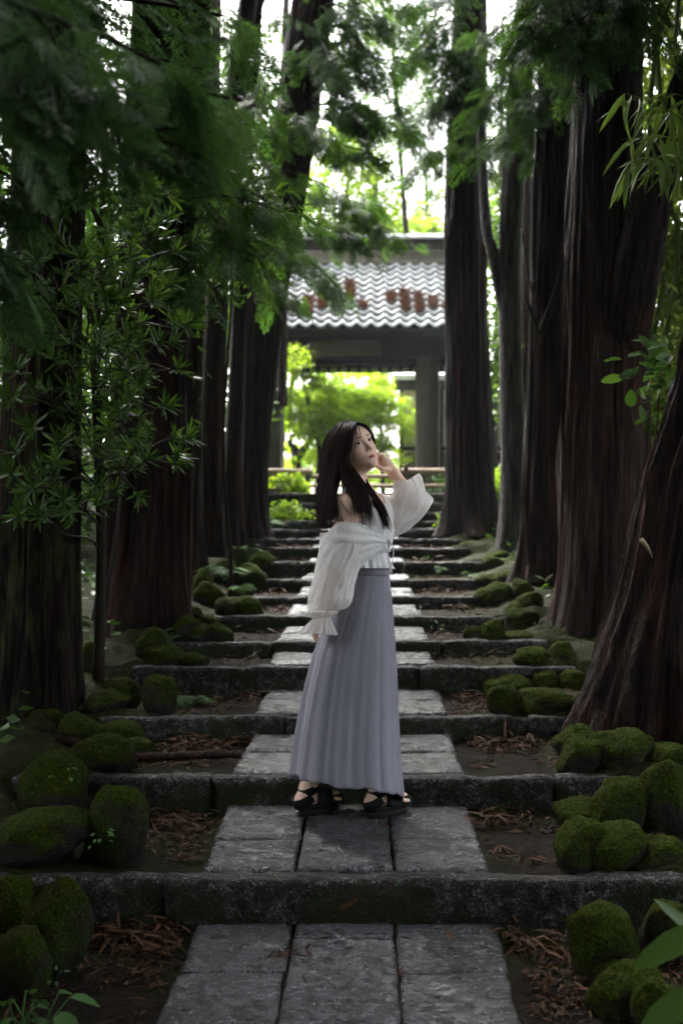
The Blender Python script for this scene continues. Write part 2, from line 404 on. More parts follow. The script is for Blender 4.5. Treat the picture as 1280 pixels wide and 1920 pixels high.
# ------------------------------------------------------------------ stones of the path
def rough_block(x0, x1, y0, y1, z0, z1, step, amp, seed, rnd=0.018):
    """a hewn block with rounded, uneven faces; world coordinates"""
    nx, ny, nz = [max(3, int(round(l / step)) + 1) for l in (x1 - x0, y1 - y0, z1 - z0)]
    mb_V, mb_Q, n = [], [], 0
    xs, ys, zs = np.linspace(x0, x1, nx), np.linspace(y0, y1, ny), np.linspace(z0, z1, nz)
    def face(A, B, f, flip):
        nonlocal n
        a, b = np.meshgrid(A, B, indexing='ij'); V = f(a, b).reshape(-1, 3); Q = grid_quads(len(A), len(B)) + n
        mb_V.append(V); mb_Q.append(Q[:, ::-1] if flip else Q); n += len(V)
    o = np.ones
    face(xs, ys, lambda a, b: np.stack([a, b, o(a.shape) * z1], -1), True)
    face(xs, zs, lambda a, b: np.stack([a, o(a.shape) * y0, b], -1), True)
    face(xs, zs, lambda a, b: np.stack([a, o(a.shape) * y1, b], -1), False)
    face(ys, zs, lambda a, b: np.stack([o(a.shape) * x0, a, b], -1), False)
    face(ys, zs, lambda a, b: np.stack([o(a.shape) * x1, a, b], -1), True)
    V = np.vstack(mb_V); Q = np.vstack(mb_Q)
    c = np.array([(x0 + x1) / 2, (y0 + y1) / 2, (z0 + z1) / 2]); h = np.array([x1 - x0, y1 - y0, z1 - z0]) / 2
    # round the edges
    p = V - c; inner = h - rnd; q = np.clip(p, -inner, inner); e = p - q
    L = np.linalg.norm(e, axis=1, keepdims=True); m = (L[:, 0] > 1e-9)
    e[m] = e[m] / L[m] * rnd; p = q + e
    nrm = e / (np.linalg.norm(e, axis=1, keepdims=True) + 1e-9)
    W = p + c
    n1 = fbm(W * 6 + seed * 3.1, 3, seed) - 0.5; n2 = fbm(W * 22 + seed, 3, seed + 5) - 0.5; n2 = np.where(n2 < 0, n2 * 1.8, n2)
    W = W + nrm * (n1 * amp * 2.2 + n2 * amp * 1.1)[:, None]
    me = mesh_np('stone', W, Q)
    return me

def weld(me):
    import bmesh
    bm = bmesh.new(); bm.from_mesh(me); bmesh.ops.remove_doubles(bm, verts=bm.verts, dist=0.0015); bm.to_mesh(me); bm.free()
    me.polygons.foreach_set('use_smooth', np.ones(len(me.polygons), bool)); return me

bed = MB()
for k in range(len(TZ)):
    y0 = (SD[k - 1] + 0.05) if k else 1.2; y1 = SD[k] + 0.04 if k < len(SD) else SD[-1] + 0.6
    bed.box((0, (y0 + y1) / 2, TZ[k] - 0.06), (1.03, y1 - y0, 0.07))
path = obj('stone_path', bed.mesh('stone_path'), M['soil'], kind='structure')

KJ = {0: [-0.64], 1: [-0.61, 0.92], 2: [-0.35, 0.95], 3: [0.42], 4: [-0.55, 0.6], 5: [0.1], 6: [-0.4, 0.75], 7: [0.5], 8: [-0.5, 0.5], 9: [0.2]}
KD = 0.085
for k, (d, z) in enumerate(zip(SD, SZ)):
    hw = HALF[k]; cuts = [-hw + rng.uniform(-.06, .06)] + KJ.get(k, [rng.uniform(-.7, -.2), rng.uniform(.3, .8)]) + [hw + rng.uniform(-.06, .06)]
    for i in range(len(cuts) - 1):
        dz = rng.uniform(-0.006, 0.006)
        me = weld(rough_block(cuts[i] + 0.0015, cuts[i + 1] - 0.0015, d + rng.uniform(-.012, .012), d + KD, TZ[k] - 0.10, z + dz, 0.028 if d < 7 else 0.05, 0.017, k * 7 + i, 0.014))
        obj('kerb_stone', me, M['kerb'], path)

PW = 1.05
def slab(x0, x1, y0, y1, z, seed, yf):
    sl = 0.004
    me = weld(rough_block(x0 + 0.0035, x1 - 0.0035, y0 + 0.006, y1 - 0.006, z - 0.09, z + rng.uniform(-.004, .004), 0.016 if y1 < 6 else 0.04, 0.0075, seed, 0.010))
    co = np.empty(len(me.vertices) * 3, np.float32); me.vertices.foreach_get('co', co); co = co.reshape(-1, 3)
    co[:, 2] += (co[:, 1] - yf) * math.tan(R(1.8)); me.vertices.foreach_set('co', co.ravel()); me.update()      # treads fall a little towards the viewer, to shed rain
    obj('paving_slab', me, M['slab'], path)
xs = [-PW / 2, -0.178, 0.178, PW / 2]
SPLIT = {0: ([3.17, 2.35], [3.42, 2.7, 2.0], [3.17, 2.3]), 1: ([3.97], [], [3.97]), 2: ([4.9], [4.83], [4.9]), 3: ([5.78], [5.7], [5.76])}
for k in range(len(TZ)):
    y0 = (SD[k - 1] + KD + 0.006) if k else 1.3
    y1 = SD[k] - 0.004 if k < len(SD) else SD[-1] + 0.6
    if k > 13: continue
    for cidx in range(3):
        if k in SPLIT: cuts = sorted(SPLIT[k][cidx])
        else: cuts = [y0 + (y1 - y0) * rng.uniform(.35, .65)] if (y1 - y0) > 0.5 and cidx != k % 3 else []
        ys_ = [y0] + [c for c in cuts if y0 + .08 < c < y1 - .08] + [y1]
        jl = rng.uniform(-.008, .008)
        for i in range(len(ys_) - 1):
            ex = rng.uniform(-.012, .012) if cidx == 2 else 0; ew = rng.uniform(-.012, .012) if cidx == 0 else 0
            slab(xs[cidx] + ew, xs[cidx + 1] + ex, ys_[i], ys_[i + 1], TZ[k] + 0.004, k * 31 + cidx * 5 + i, y0 if k else 3.4)

# ------------------------------------------------------------------ moss covered rocks along both sides
_ico = None
def ico():
    global _ico
    if _ico is None:
        import bmesh
        bm = bmesh.new(); bmesh.ops.create_icosphere(bm, subdivisions=4, radius=1.0)
        V = np.array([v.co[:] for v in bm.verts]); T = np.array([[v.index for v in f.verts] for f in bm.faces]); bm.free()
        _ico = (V, T)
    return _ico

def rock_mesh(cx, cy, zb, w, h, dep, seed, tilt=0.0):
    V, T = ico(); P = V.copy()
    P = np.sign(P) * np.abs(P) ** 0.86
    n = fbm(V * 0.9 + seed * 7.3, 2, seed) - 0.5; n2 = fbm(V * 3.1 + seed, 3, seed + 3) - 0.5; n3 = fbm(V * 15 + seed, 2, seed + 9) - 0.5
    rr_ = np.random.default_rng(seed)
    for q in range(8):                      # worn facets
        d_ = rr_.normal(size=3); d_ /= np.linalg.norm(d_); o_ = rr_.uniform(.74, 1.0); e_ = P @ d_ - o_
        P = P - np.clip(e_, 0, None)[:, None] * d_ * .8
    P = P * (1 + 0.5 * n + 0.22 * n2 + 0.085 * n3)[:, None]
    lo, hi = P.min(0), P.max(0); P = (P - (lo + hi) / 2) / (hi - lo)       # unit box
    P[:, 2] += 0.5
    P[:, 0] += tilt * (P[:, 2] - 0.5) * 0.5
    P = P * np.array([w, dep, h * 1.22]); P[:, 2] -= 0.22 * h
    return mesh_np('rock', P + np.array([cx, cy, zb]), T)

ROCKS = [  # x0, y0, x1, y1 in the photograph, tread they stand on
 (20,1645,162,1830,0),(-20,1740,85,1865,0),(-40,1640,55,1755,0),
 (25,1412,157,1545,1),(-20,1518,163,1625,1),(160,1467,278,1612,1),(150,1545,205,1605,1),
 (125,1375,250,1452,2),(165,1352,265,1402,2),(217,1383,292,1416,2),(-15,1405,50,1445,2),(38,1328,122,1392,2),(98,1335,200,1405,2),
 (155,1290,240,1340,3),(262,1262,332,1335,3),(148,1198,192,1262,3),(190,1268,262,1330,3),
 (250,1172,322,1243,4),(262,1203,345,1252,4),(318,1222,392,1250,4),(272,1236,352,1256,4),(180,1238,262,1285,4),
 (285,1123,331,1192,5),(322,1150,375,1204,5),(362,1150,414,1178,5),(388,1166,437,1204,5),(322,1134,378,1160,5),(345,1168,402,1200,5),
 (358,1087,422,1142,6),(398,1117,452,1156,6),(428,1115,492,1156,6),(360,1063,402,1098,6),
 (424,1100,476,1121,7),(440,1052,502,1085,7),(395,1045,445,1092,7),
 (452,1030,512,1056,8),(478,1040,520,1056,9),(420,1020,470,1050,8),(430,995,475,1030,10),(470,990,505,1012,11),
 (1078,1695,1215,1828,0),(1108,1812,1242,1895,0),(1188,1838,1300,1935,0),(1115,1795,1182,1842,0),(1205,1690,1300,1800,0),
 (1045,1500,1157,1562,1),(1043,1533,1146,1622,1),(1095,1545,1212,1632,1),(1105,1455,1217,1572,1),(1195,1420,1300,1572,1),(1178,1570,1300,1645,1),
 (1050,1383,1132,1456,2),(1103,1366,1242,1457,2),(1035,1358,1127,1412,2),(1200,1395,1290,1460,2),
 (912,1282,988,1340,3),(963,1291,1092,1342,3),(1046,1254,1112,1302,3),(905,1262,1002,1304,3),(995,1256,1052,1298,3),
 (958,1212,1037,1250,4),(988,1230,1052,1252,4),(1030,1200,1082,1248,4),
 (868,1172,907,1205,5),(893,1158,947,1205,5),(933,1182,1007,1207,5),(948,1138,1012,1187,5),
 (888,1100,940,1120,6),(900,1088,962,1122,6),(958,1082,1002,1118,6),(944,1128,988,1162,6),(963,1107,1019,1152,6),
 (888,1074,940,1092,7),(903,1040,952,1078,8),(943,1042,982,1072,8),(925,1068,987,1095,7),
 (925,1008,962,1037,10),(908,1030,952,1054,9),(858,1014,892,1031,10),(832,968,872,992,13),(878,1000,908,1014,11),(918,992,948,1017,11),(822,980,850,994,12),(905,984,930,1002,12)]
SIDE_R = []
for (x0, y0, x1, y1, k) in ROCKS:
    y1 = max(y1, y0 + 12)
    h_ = CZ - TZ[k]
    d = F * h_ / (y1 - VY) if y1 > VY + 15 and h_ > 0.05 else 99
    lo = SD[k - 1] + 0.12 if k else 2.45; hi = SD[k] - 0.05
    d = float(np.clip(d, lo, hi))
    w = (x1 - x0) * d / F; cx_ = at((x0 + x1) / 2, 0, d)[0]; dep = w * rng.uniform(.75, 1.0)
    zt = at(0, y0, d)[2]; zb = min(float(ground_z(np.array([cx_]), np.array([d]))[0]), at(0, y1, d)[2])
    SIDE_R.append(dict(k=k, x=cx_, y=d + dep * 0.28, z=zb, w=w, h=max(zt - zb, 0.05) * .95, dep=dep))
ORD = ['first', 'second', 'third', 'fourth', 'fifth', 'sixth', 'seventh', 'eighth', 'ninth', 'tenth', 'eleventh', 'twelfth', 'thirteenth', 'fourteenth', 'fifteenth']
FROM = ['nearest the paving', 'second from the paving', 'third from the paving', 'fourth from the paving', 'fifth from the paving', 'sixth from the paving', 'seventh from the paving', 'eighth from the paving']
for side in (-1, 1):
    for k in range(15):
        rs = sorted([r for r in SIDE_R if r['k'] == k and (r['x'] > 0) == (side > 0)], key=lambda r: abs(r['x']))
        for i, r in enumerate(rs):
            asp = r['h'] / r['w']
            shape = 'tall rounded' if asp > 0.9 else ('low flat' if asp < 0.45 else 'rounded')
            where = 'left' if side < 0 else 'right'
            tread = 'bottom landing' if k == 0 else ORD[k - 1] + ' tread up'
            lab = f"{shape} mossy rock {where} of the path, {tread}, {FROM[i]}"
            me = rock_mesh(0, 0, 0, r['w'], r['h'], r['dep'], int(r['x'] * 1000) % 997 + k * 13 + i, rng.uniform(-.5, .5))
            o = obj('mossy_rock', me, M['rock'], None, label=lab, cat='rock', group='mossy rocks edging the path')
            o.location = (r['x'], r['y'], r['z']); o.rotation_euler = (0, 0, rng.uniform(-.25, .25))

# ------------------------------------------------------------------ foliage building
def norm(v): return v / (np.linalg.norm(v, axis=-1, keepdims=True) + 1e-9)

def frame_mats(D, Up):
    """(N,3,3) matrices whose columns are x = D, y = side, z = up-ish"""
    D = norm(D); S = norm(np.cross(Up, D)); Z = np.cross(D, S)
    return np.stack([D, S, Z], -1)

def scatter(tv, tf, pos, mats, scale):
    """template copies in one array: verts, list of faces"""
    n, k = len(pos), len(tv)
    sc = np.asarray(scale, float)
    if sc.ndim == 1: sc = np.stack([sc] * 3, -1)
    V = np.einsum('nij,nkj->nki', mats, tv[None] * sc[:, None, :]) + pos[:, None]
    Fc = (tf[None] + (np.arange(n) * k)[:, None, None]).reshape(-1, tf.shape[1])
    return V.reshape(-1, 3), Fc

def leaf_tmpl(width, curve=0.15, fold=0.12, prof=(0.0, 0.75, 1.0, 0.7, 0.0), xs=(0, 0.22, 0.5, 0.8, 1.0)):
    V, Q = [], []
    for x, p in zip(xs, prof):
        z = -curve * x * x
        if p == 0: V.append((x, 0, z))
        else: V += [(x, -p * width / 2, z + fold * p * width), (x, 0, z), (x, p * width / 2, z + fold * p * width)]
    T = [[0, 1, 2], [0, 2, 3]]
    for k in range(2):
        a = 1 + k * 3
        for j in (0, 1): T += [[a + j, a + 3 + j, a + 4 + j], [a + j, a + 4 + j, a + 1 + j]]
    T += [[7, 10, 8], [8, 10, 9]]
    return np.array(V, float), np.array(T)
T_LANCE = leaf_tmpl(0.15, 0.10)
T_BAMBOO = leaf_tmpl(0.13, 0.22, 0.2, (0, 0.9, 1.0, 0.6, 0))
T_BROAD = leaf_tmpl(0.5, 0.2)
def lite_leaf(width):
    return np.array([(0, 0, 0), (0.5, -width / 2, 0.04), (1, 0, -0.08), (0.5, width / 2, 0.04)], float), np.array([[0, 1, 2], [0, 2, 3]])
T_LITE = lite_leaf(0.55); T_LITE_N = lite_leaf(0.2)

def star_leaf():
    """five lobed maple leaf"""
    V = [(0, 0, 0)]; T = []
    for a, L in ((-1.35, .55), (-.65, .85), (0, 1.0), (.65, .85), (1.35, .55)):
        c, s = math.cos(a), math.sin(a); n = len(V)
        V += [(c * L * .42 + s * .09, s * L * .42 - c * .09, .02), (c * L, s * L, -.08), (c * L * .42 - s * .09, s * L * .42 + c * .09, .02)]
        T += [[0, n, n + 1], [0, n + 1, n + 2]]
    return np.array(V, float), np.array(T)
T_STAR = star_leaf()

def spray_tmpl(pairs, sub, w=0.035, seed=0):
    """flat fan of cypress scale foliage, unit length along x"""
    r = np.random.default_rng(seed); V, T = [], []
    def blade(p, a, L, wd, z0, z1):
        n = len(V); c, s = math.cos(a), math.sin(a)
        V.extend([(p[0], p[1], z0), (p[0] + c * L * .45 + s * wd / 2, p[1] + s * L * .45 - c * wd / 2, (z0 + z1) / 2 + .01),
                  (p[0] + c * L, p[1] + s * L, z1), (p[0] + c * L * .45 - s * wd / 2, p[1] + s * L * .45 + c * wd / 2, (z0 + z1) / 2 + .01)])
        T.extend([[n, n + 1, n + 2], [n, n + 2, n + 3]])
    dz = lambda x: -0.28 * x * x
    blade((0, 0), 0, 1.0, w * .8, 0, dz(1))
    for i in range(pairs):
        x = 0.1 + 0.86 * i / pairs
        for sd in (-1, 1):
            L = (0.52 * (1 - x) ** 0.7 + 0.10) * r.uniform(.75, 1.15); a = sd * r.uniform(.6, .95)
            z = dz(x); z1 = z - L * r.uniform(.1, .35)
            blade((x, 0), a, L, w, z, z1)
            for j in range(sub):
                f = .25 + .7 * j / sub; q = (x + math.cos(a) * L * f, math.sin(a) * L * f); zz = z + (z1 - z) * f
                for s2 in (-1, 1):
                    blade(q, a + s2 * r.uniform(.5, .8), L * (1 - f) * .55 + .04, w * .8, zz, zz - .03)
    return np.array(V, float), np.array(T)
T_SPRAY = [spray_tmpl(8, 3, 0.030, 1), spray_tmpl(8, 3, 0.030, 2)]
T_SPRAY_MID = [spray_tmpl(7, 1, 0.042, 3), spray_tmpl(7, 1, 0.042, 4)]
T_SPRAY_FAR = [spray_tmpl(5, 0, 0.10, 5), spray_tmpl(5, 0, 0.10, 6)]

SLIT = 0.75
class Fol:
    """collects foliage of one plant"""
    def __init__(s): s.V = []; s.T = []; s.n = 0
    def add(s, V, T): s.V.append(V); s.T.append(T + s.n); s.n += len(V)
    def put(s, tmpl, pos, mats, scale):
        if len(pos) == 0: return
        s.add(*scatter(tmpl[0], tmpl[1], pos, mats, scale))
    def mesh(s, name): return mesh_np(name, np.vstack(s.V), np.vstack(s.T), smooth=False)

def rand_dirs(n, zbias=0.0, flat=1.0):
    v = rng.normal(size=(n, 3)); v[:, 2] = v[:, 2] * flat + zbias; return norm(v)

def sprays_along(fol, P, n, spread, L, tmpls, droop=0.35, t0=0.12):
    """cypress sprays along the branch polyline P"""
    P = np.asarray(P); m = len(P)
    t = t0 + (1 - t0) * rng.random(n) ** 0.8; f = t * (m - 1); i = np.clip(f.astype(int), 0, m - 2); fr = (f - i)[:, None]
    base = P[i] * (1 - fr) + P[i + 1] * fr; ax = norm(P[i + 1] - P[i])
    side = norm(np.cross(ax, np.array([0, 0, 1.0]))) * rng.choice([-1, 1], n)[:, None]
    taper = (1.15 - 0.75 * t)[:, None]
    reach = rng.random((n, 1)) * spread * taper
    D = norm(side * rng.uniform(.25, 1.0, (n, 1)) + ax * rng.uniform(.3, 1.0, (n, 1)) + np.array([0, 0, -1.0]) * rng.uniform(.0, droop * 2, (n, 1)))
    pos = base + D * reach + np.array([0, 0, -1.0]) * (reach ** 2) * droop + rng.normal(size=(n, 3)) * spread * 0.06
    if tmpls is T_SPRAY_FAR:            # strip cut in the crowns above the path to light the woman
        kp = (np.abs(pos[:, 0] - .1) > SLIT * np.interp(pos[:, 1], [1.6, 2.6, 7, 12], [0, 1.5, 1.2, .6])); base, D, pos = base[kp], D[kp], pos[kp]; n = len(pos)
        if n == 0: return
    up = norm(np.array([0, 0, 1.0]) + rng.normal(size=(n, 3)) * 0.45)
    mats = frame_mats(D, up); sc = L * rng.uniform(.65, 1.25, n)
    ch = rng.integers(0, len(tmpls), n)
    for q, tm in enumerate(tmpls): fol.put(tm, pos[ch == q], mats[ch == q], sc[ch == q])

def cloud(fol, center, rad, n, size, tmpl, clumps=30, csize=0.28, layered=0.5, shell=0.55, seed=None, droop=0.0):
    """leaf clumps spread through an ellipsoid, denser towards its skin, uneven"""
    r = rng if seed is None else np.random.default_rng(seed)
    u = norm(r.normal(size=(clumps, 3))); rr = shell + (1 - shell) * r.random((clumps, 1)); rr *= r.uniform(.75, 1.12, (clumps, 1))
    C = u * rr
    w = r.uniform(.4, 1.6, clumps); w /= w.sum(); which = r.choice(clumps, n, p=w)
    off = np.clip(r.normal(size=(n, 3)), -1.7, 1.7) * csize * r.uniform(.6, 1.3, clumps)[which][:, None]; off[:, 2] *= (1 - layered * 0.7)
    pos = (C[which] + off) * np.asarray(rad) + np.asarray(center)
    D = norm(r.normal(size=(n, 3)) * np.array([1, 1, 1 - layered * 0.6]) + np.array([0, 0, -droop]))
    up = norm(r.normal(size=(n, 3)) * (1 - layered * 0.6) + np.array([0, 0, 1.0]))
    fol.put(tmpl, pos, frame_mats(D, up), size * r.uniform(.6, 1.3, n))

def branch_mesh(P, r0, r1, n=6):
    P = np.asarray(P); return MB().tube(P, np.linspace(r0, r1, len(P)), n).mesh('branch', True)

def wander(p0, p1, n, sag, jit):
    P = spline([p0, (np.asarray(p0) * .6 + np.asarray(p1) * .4) + [0, 0, sag], p1], n)
    w = np.sin(np.linspace(0, np.pi, n))[:, None]
    ph = rng.uniform(0, 6, 3); k = np.linspace(0, 1, n)[:, None] * np.array([7, 9, 8.])
    return P + np.sin(k + ph) * w * jit

# ------------------------------------------------------------------ tree trunks
def trunk(pts, seg=96, ridge=0.15, flare=0.9, lobes=5, seed=0, top=12.0, twist=0.0, dz=0.06, flare_h=0.28):
    """pts: rows of (px, py, d, width in px) from the base upwards; continues above the frame to z = top"""
    pts = [(*at(p[0], p[1], p[2]), p[3] * p[2] / F / 2) for p in pts]
    pts = np.array(pts)
    if pts[-1, 2] < top:
        dirv = (pts[-1, :3] - pts[-2, :3]); dirv = dirv / max(dirv[2], .05); L = top - pts[-1, 2]
        pts = np.vstack([pts, np.append(pts[-1, :3] + dirv * L * .5 * np.array([.8, .8, 1]), pts[-1, 3] * .85), np.append(pts[-1, :3] + dirv * L * np.array([.7, .7, 1]), pts[-1, 3] * .6)])
    H = pts[-1, 2] - pts[0, 2]; n = int(min(H / dz, 110))
    s = np.linspace(0, 1, n) ** 1.35
    C = spline(pts, 400); zz = np.linspace(0, 1, 400); C = np.stack([np.interp(s, zz, C[:, k]) for k in range(4)], -1)
    a = np.linspace(0, 2 * np.pi, seg, endpoint=False)
    A, Z = np.meshgrid(a, C[:, 2], indexing='xy')
    A2 = A + twist * Z
    k = 2.6
    q = np.stack([np.cos(A2) * k + seed, np.sin(A2) * k, Z * 0.35], -1)
    r1 = fbm(q, 2, seed); rd = 1 - np.abs(2 * r1 - 1)
    q2 = np.stack([np.cos(A2) * k * 3.2 + seed, np.sin(A2) * k * 3.2, Z * 0.8], -1)
    r2 = fbm(q2, 2, seed + 3); r2 = 1 - np.abs(2 * r2 - 1)
    q3 = np.stack([np.cos(A2) * k * 7 + seed, np.sin(A2) * k * 7, Z * 1.6], -1)
    r3 = vnoise(q3, seed + 4) - 0.5
    h = (Z - C[0, 2]); fl = flare * np.exp(-np.clip(h, 0, None) / flare_h)
    lob = 0.5 + 0.5 * np.cos(A * lobes + seed + 0.8 * np.sin(A * 2 + seed)); lob = lob ** 1.5
    ridge = ridge * (.45 + 1.1 * fbm(np.stack([np.cos(A) * 1.1 + seed, np.sin(A) * 1.1, Z * .9], -1), 2, seed + 8))
    rad = C[:, 3][:, None] * (1 + ridge * (rd - .6) * 1.6 + ridge * 1.3 * (r2 - .55) + ridge * .7 * r3 + fl * (0.25 + lob))
    V = np.stack([C[:, 0][:, None] + rad * np.cos(A), C[:, 1][:, None] + rad * np.sin(A), Z], -1)
    return mesh_np('trunk', V.reshape(-1, 3), grid_quads(n, seg, True)), C

def at_height(C, z): return np.array([np.interp(z, C[:, 2], C[:, k]) for k in range(3)])

def crown_sprays(fol, C, z0, z1, nb, reach, per, L, root, bias=(0, 0), tmpls=None, wood=True):
    """limbs round the trunk above the frame, each with hanging sprays"""
    for b in range(nb):
        z = z0 + (z1 - z0) * (b + rng.random()) / nb; p0 = at_height(C, z); a = rng.uniform(0, 2 * np.pi)
        L_ = reach * rng.uniform(.6, 1.1) * (1 - .45 * (z - z0) / (z1 - z0 + .01))
        p1 = p0 + np.array([math.cos(a) * L_ + bias[0] * L_, math.sin(a) * L_ + bias[1] * L_, rng.uniform(-.15, .35) * L_])
        P = wander(p0, p1, 8, 0.12 * L_, 0.05)
        if wood: obj('branch', branch_mesh(P, 0.035, 0.008, 5), M['twig'], root)
        sprays_along(fol, P, per, 0.55 * L_ ** .5, L, tmpls or T_SPRAY_FAR, 0.3, 0.1)

TREES = {}
def tree(key, name, label, cat, pts, mat, group='cedar trees lining the path', base_drop=0.15, crown=None, **kw):
    p = list(pts); me, C = trunk(p, **kw)
    root = empty(name, (C[0, 0], C[0, 1], C[0, 2]), label, cat, group)
    obj('trunk', me, M[mat], root)
    TREES[key] = dict(root=root, C=C, fol=Fol(), name=name)
    return TREES[key]

# (px, py, d, width px) from base to top
tree('L1', 'cedar_tree', 'thick dark mossy cedar trunk nearest on the left edge, split bark seam', 'tree',
     [(70, 1420, 5.5, 150), (72, 1200, 5.5, 138), (76, 900, 5.5, 128), (82, 600, 5.5, 124), (95, 250, 5.5, 120), (105, -40, 5.5, 116)], 'bark_moss', seed=3, flare=.5, flare_h=.3, seg=128)
tree('L2', 'cedar_tree', 'broad dark cedar with a flared foot, left behind the mossy rocks', 'tree',
     [(265, 1250, 7.4, 150), (272, 1100, 7.4, 150), (285, 900, 7.4, 138), (292, 650, 7.4, 126), (300, 400, 7.4, 118), (312, -40, 7.4, 110)], 'bark', seed=8, flare=.95, flare_h=.4, lobes=4, seg=128)
tree('L3', 'cedar_tree', 'slim straight dark trunk between the two broad left cedars', 'tree',
     [(352, 1090, 9.2, 52), (356, 850, 9.2, 42), (364, 500, 9.2, 38), (378, -40, 9.2, 34)], 'bark', seed=12, flare=.6, seg=40)
tree('L4', 'cedar_tree', 'slim leaning brown trunk just left of the tall leaning cedar', 'tree',
     [(392, 1045, 9.9, 50), (398, 800, 9.9, 40), (412, 500, 9.9, 37), (432, 250, 9.9, 34), (470, -40, 9.9, 32)], 'bark', seed=15, flare=.5, seg=40)
tree('L5', 'cedar_tree', 'thin bare trunk pressed against the tall leaning cedar', 'tree',
     [(432, 1025, 10.9, 40), (440, 800, 10.9, 30), (450, 560, 10.9, 26), (462, 300, 10.9, 22), (485, -40, 10.9, 18)], 'bark', seed=19, flare=.5, seg=36)
tree('L6', 'cedar_tree', 'tall cedar leaning right across the roof end, left of the woman', 'tree',
     [(456, 1010, 11.6, 80), (461, 850, 11.6, 74), (478, 700, 11.6, 72), (490, 600, 11.6, 71), (528, 400, 11.6, 71), (560, 200, 11.6, 72), (592, -40, 11.6, 70)], 'bark', seed=22, flare=.55, seg=96)
tree('R1', 'cedar_tree', 'dark cedar with shredded bark standing before the gate, right of the woman', 'tree',
     [(884, 1005, 12.6, 84), (880, 900, 12.6, 80), (876, 700, 12.6, 72), (872, 450, 12.6, 72), (876, 200, 12.6, 62), (882, -40, 12.6, 56)], 'bark', seed=27, flare=.6, seg=96)
tree('R2', 'forked_tree', 'slim grey forked trunk between two dark cedars on the right', 'tree',
     [(965, 1040, 11.0, 58), (962, 850, 11.0, 46), (955, 600, 11.0, 40), (957, 420, 11.0, 42), (968, 250, 11.0, 46), (990, -40, 11.0, 40)], 'bark_grey', seed=31, flare=.4, seg=40, ridge=.05)
tree('R3', 'cedar_tree', 'straight brown cedar directly behind the biggest right trunk', 'tree',
     [(1030, 1090, 9.3, 98), (1028, 900, 9.3, 86), (1034, 600, 9.3, 74), (1042, 300, 9.3, 68), (1052, -40, 9.3, 62)], 'bark', seed=36, flare=.5, seg=96)
tree('R4', 'cedar_tree', 'biggest cedar on the right with ridged red and grey peeling bark', 'tree',
     [(1125, 1240, 7.2, 150), (1128, 1100, 7.2, 142), (1132, 850, 7.2, 140), (1135, 600, 7.2, 132), (1136, 350, 7.2, 122), (1140, 100, 7.2, 110), (1143, -40, 7.2, 104)], 'bark_red', seed=41, flare=.75, flare_h=.38, lobes=6, seg=128, ridge=.15)
tree('R5', 'leaning_tree', 'dark trunk leaning right across the big peeling cedar', 'tree',
     [(1150, 1250, 7.4, 80), (1150, 1000, 7.4, 80), (1158, 750, 7.25, 84), (1180, 580, 6.95, 80), (1212, 410, 6.8, 74), (1265, 225, 6.7, 64), (1330, 40, 6.6, 56)], 'bark', seed=46, flare=.4, seg=96, top=6.0)
tree('R6', 'cedar_tree', 'massive dark buttressed trunk cut by the right edge', 'tree',
     [(1262, 1400, 5.2, 270), (1268, 1250, 5.2, 240), (1280, 1100, 5.2, 190), (1310, 900, 5.2, 170), (1365, 700, 5.2, 150), (1420, 400, 5.2, 140), (1440, 0, 5.2, 130)], 'bark', seed=52, flare=.35, lobes=5, seg=160, ridge=.24)
# the fork of the grey tree and of the leaning limb
P = spline([at(950, 600, 11.0), at(935, 530, 11.0), at(922, 470, 11.0), at(912, 430, 11.05), at(905, 330, 11.2), at(900, 200, 11.3)], 24)
obj('fork_limb', MB().tube(P, np.linspace(.075, .05, 24), 14).mesh('fork', True), M['bark_grey'], TREES['R2']['root'])
for pts, r in (([(1015, 620, 9.1), (1050, 520, 9.05), (1062, 430, 9.05), (1068, 300, 9.1)], .035), ([(985, 560, 9.1), (1000, 600, 9.05), (1018, 640, 9.0)], .02), ([(978, 430, 9.4), (990, 520, 9.2), (1010, 590, 9.1)], .016)):
    P = spline([at(*p) for p in pts], 16); obj('limb', branch_mesh(P, r, r * .6, 8), M['bark'], TREES['R3']['root'])
# loose hanging strips of bark on the trunk before the gate
for i in range(16):
    x = 838 + rng.uniform(0, 22); y0_ = rng.uniform(380, 470); y1_ = rng.uniform(540, 640); d_ = 12.6 - .27 - rng.uniform(0, .05)
    P = spline([at(x + 8, y0_, d_ + .1), at(x - rng.uniform(0, 6), (y0_ + y1_) / 2, d_), at(x - rng.uniform(-2, 8), y1_, d_)], 7)
    obj('bark_strip', MB().tube(P, np.linspace(.03, .007, 7), 5, flat=.25).mesh('strip', True), M['bark'], TREES['R1']['root'])
# splinters of broken bark at the right-hand cedars
for (a_, b_) in (((1200, 1010, 4.75), (1222, 1046, 4.75)), ((1022, 1090, 6.9), (1036, 1076, 6.9))):
    P = np.array([at(*a_), (at(*a_) + at(*b_)) / 2 + [0, -.01, .004], at(*b_)])
    obj('bark_splinter', MB().tube(P, [.012, .012, .003], 5, flat=.4).mesh('splinter'), M['wood_tan'], TREES['R6' if a_[0] > 1100 else 'R4']['root'])
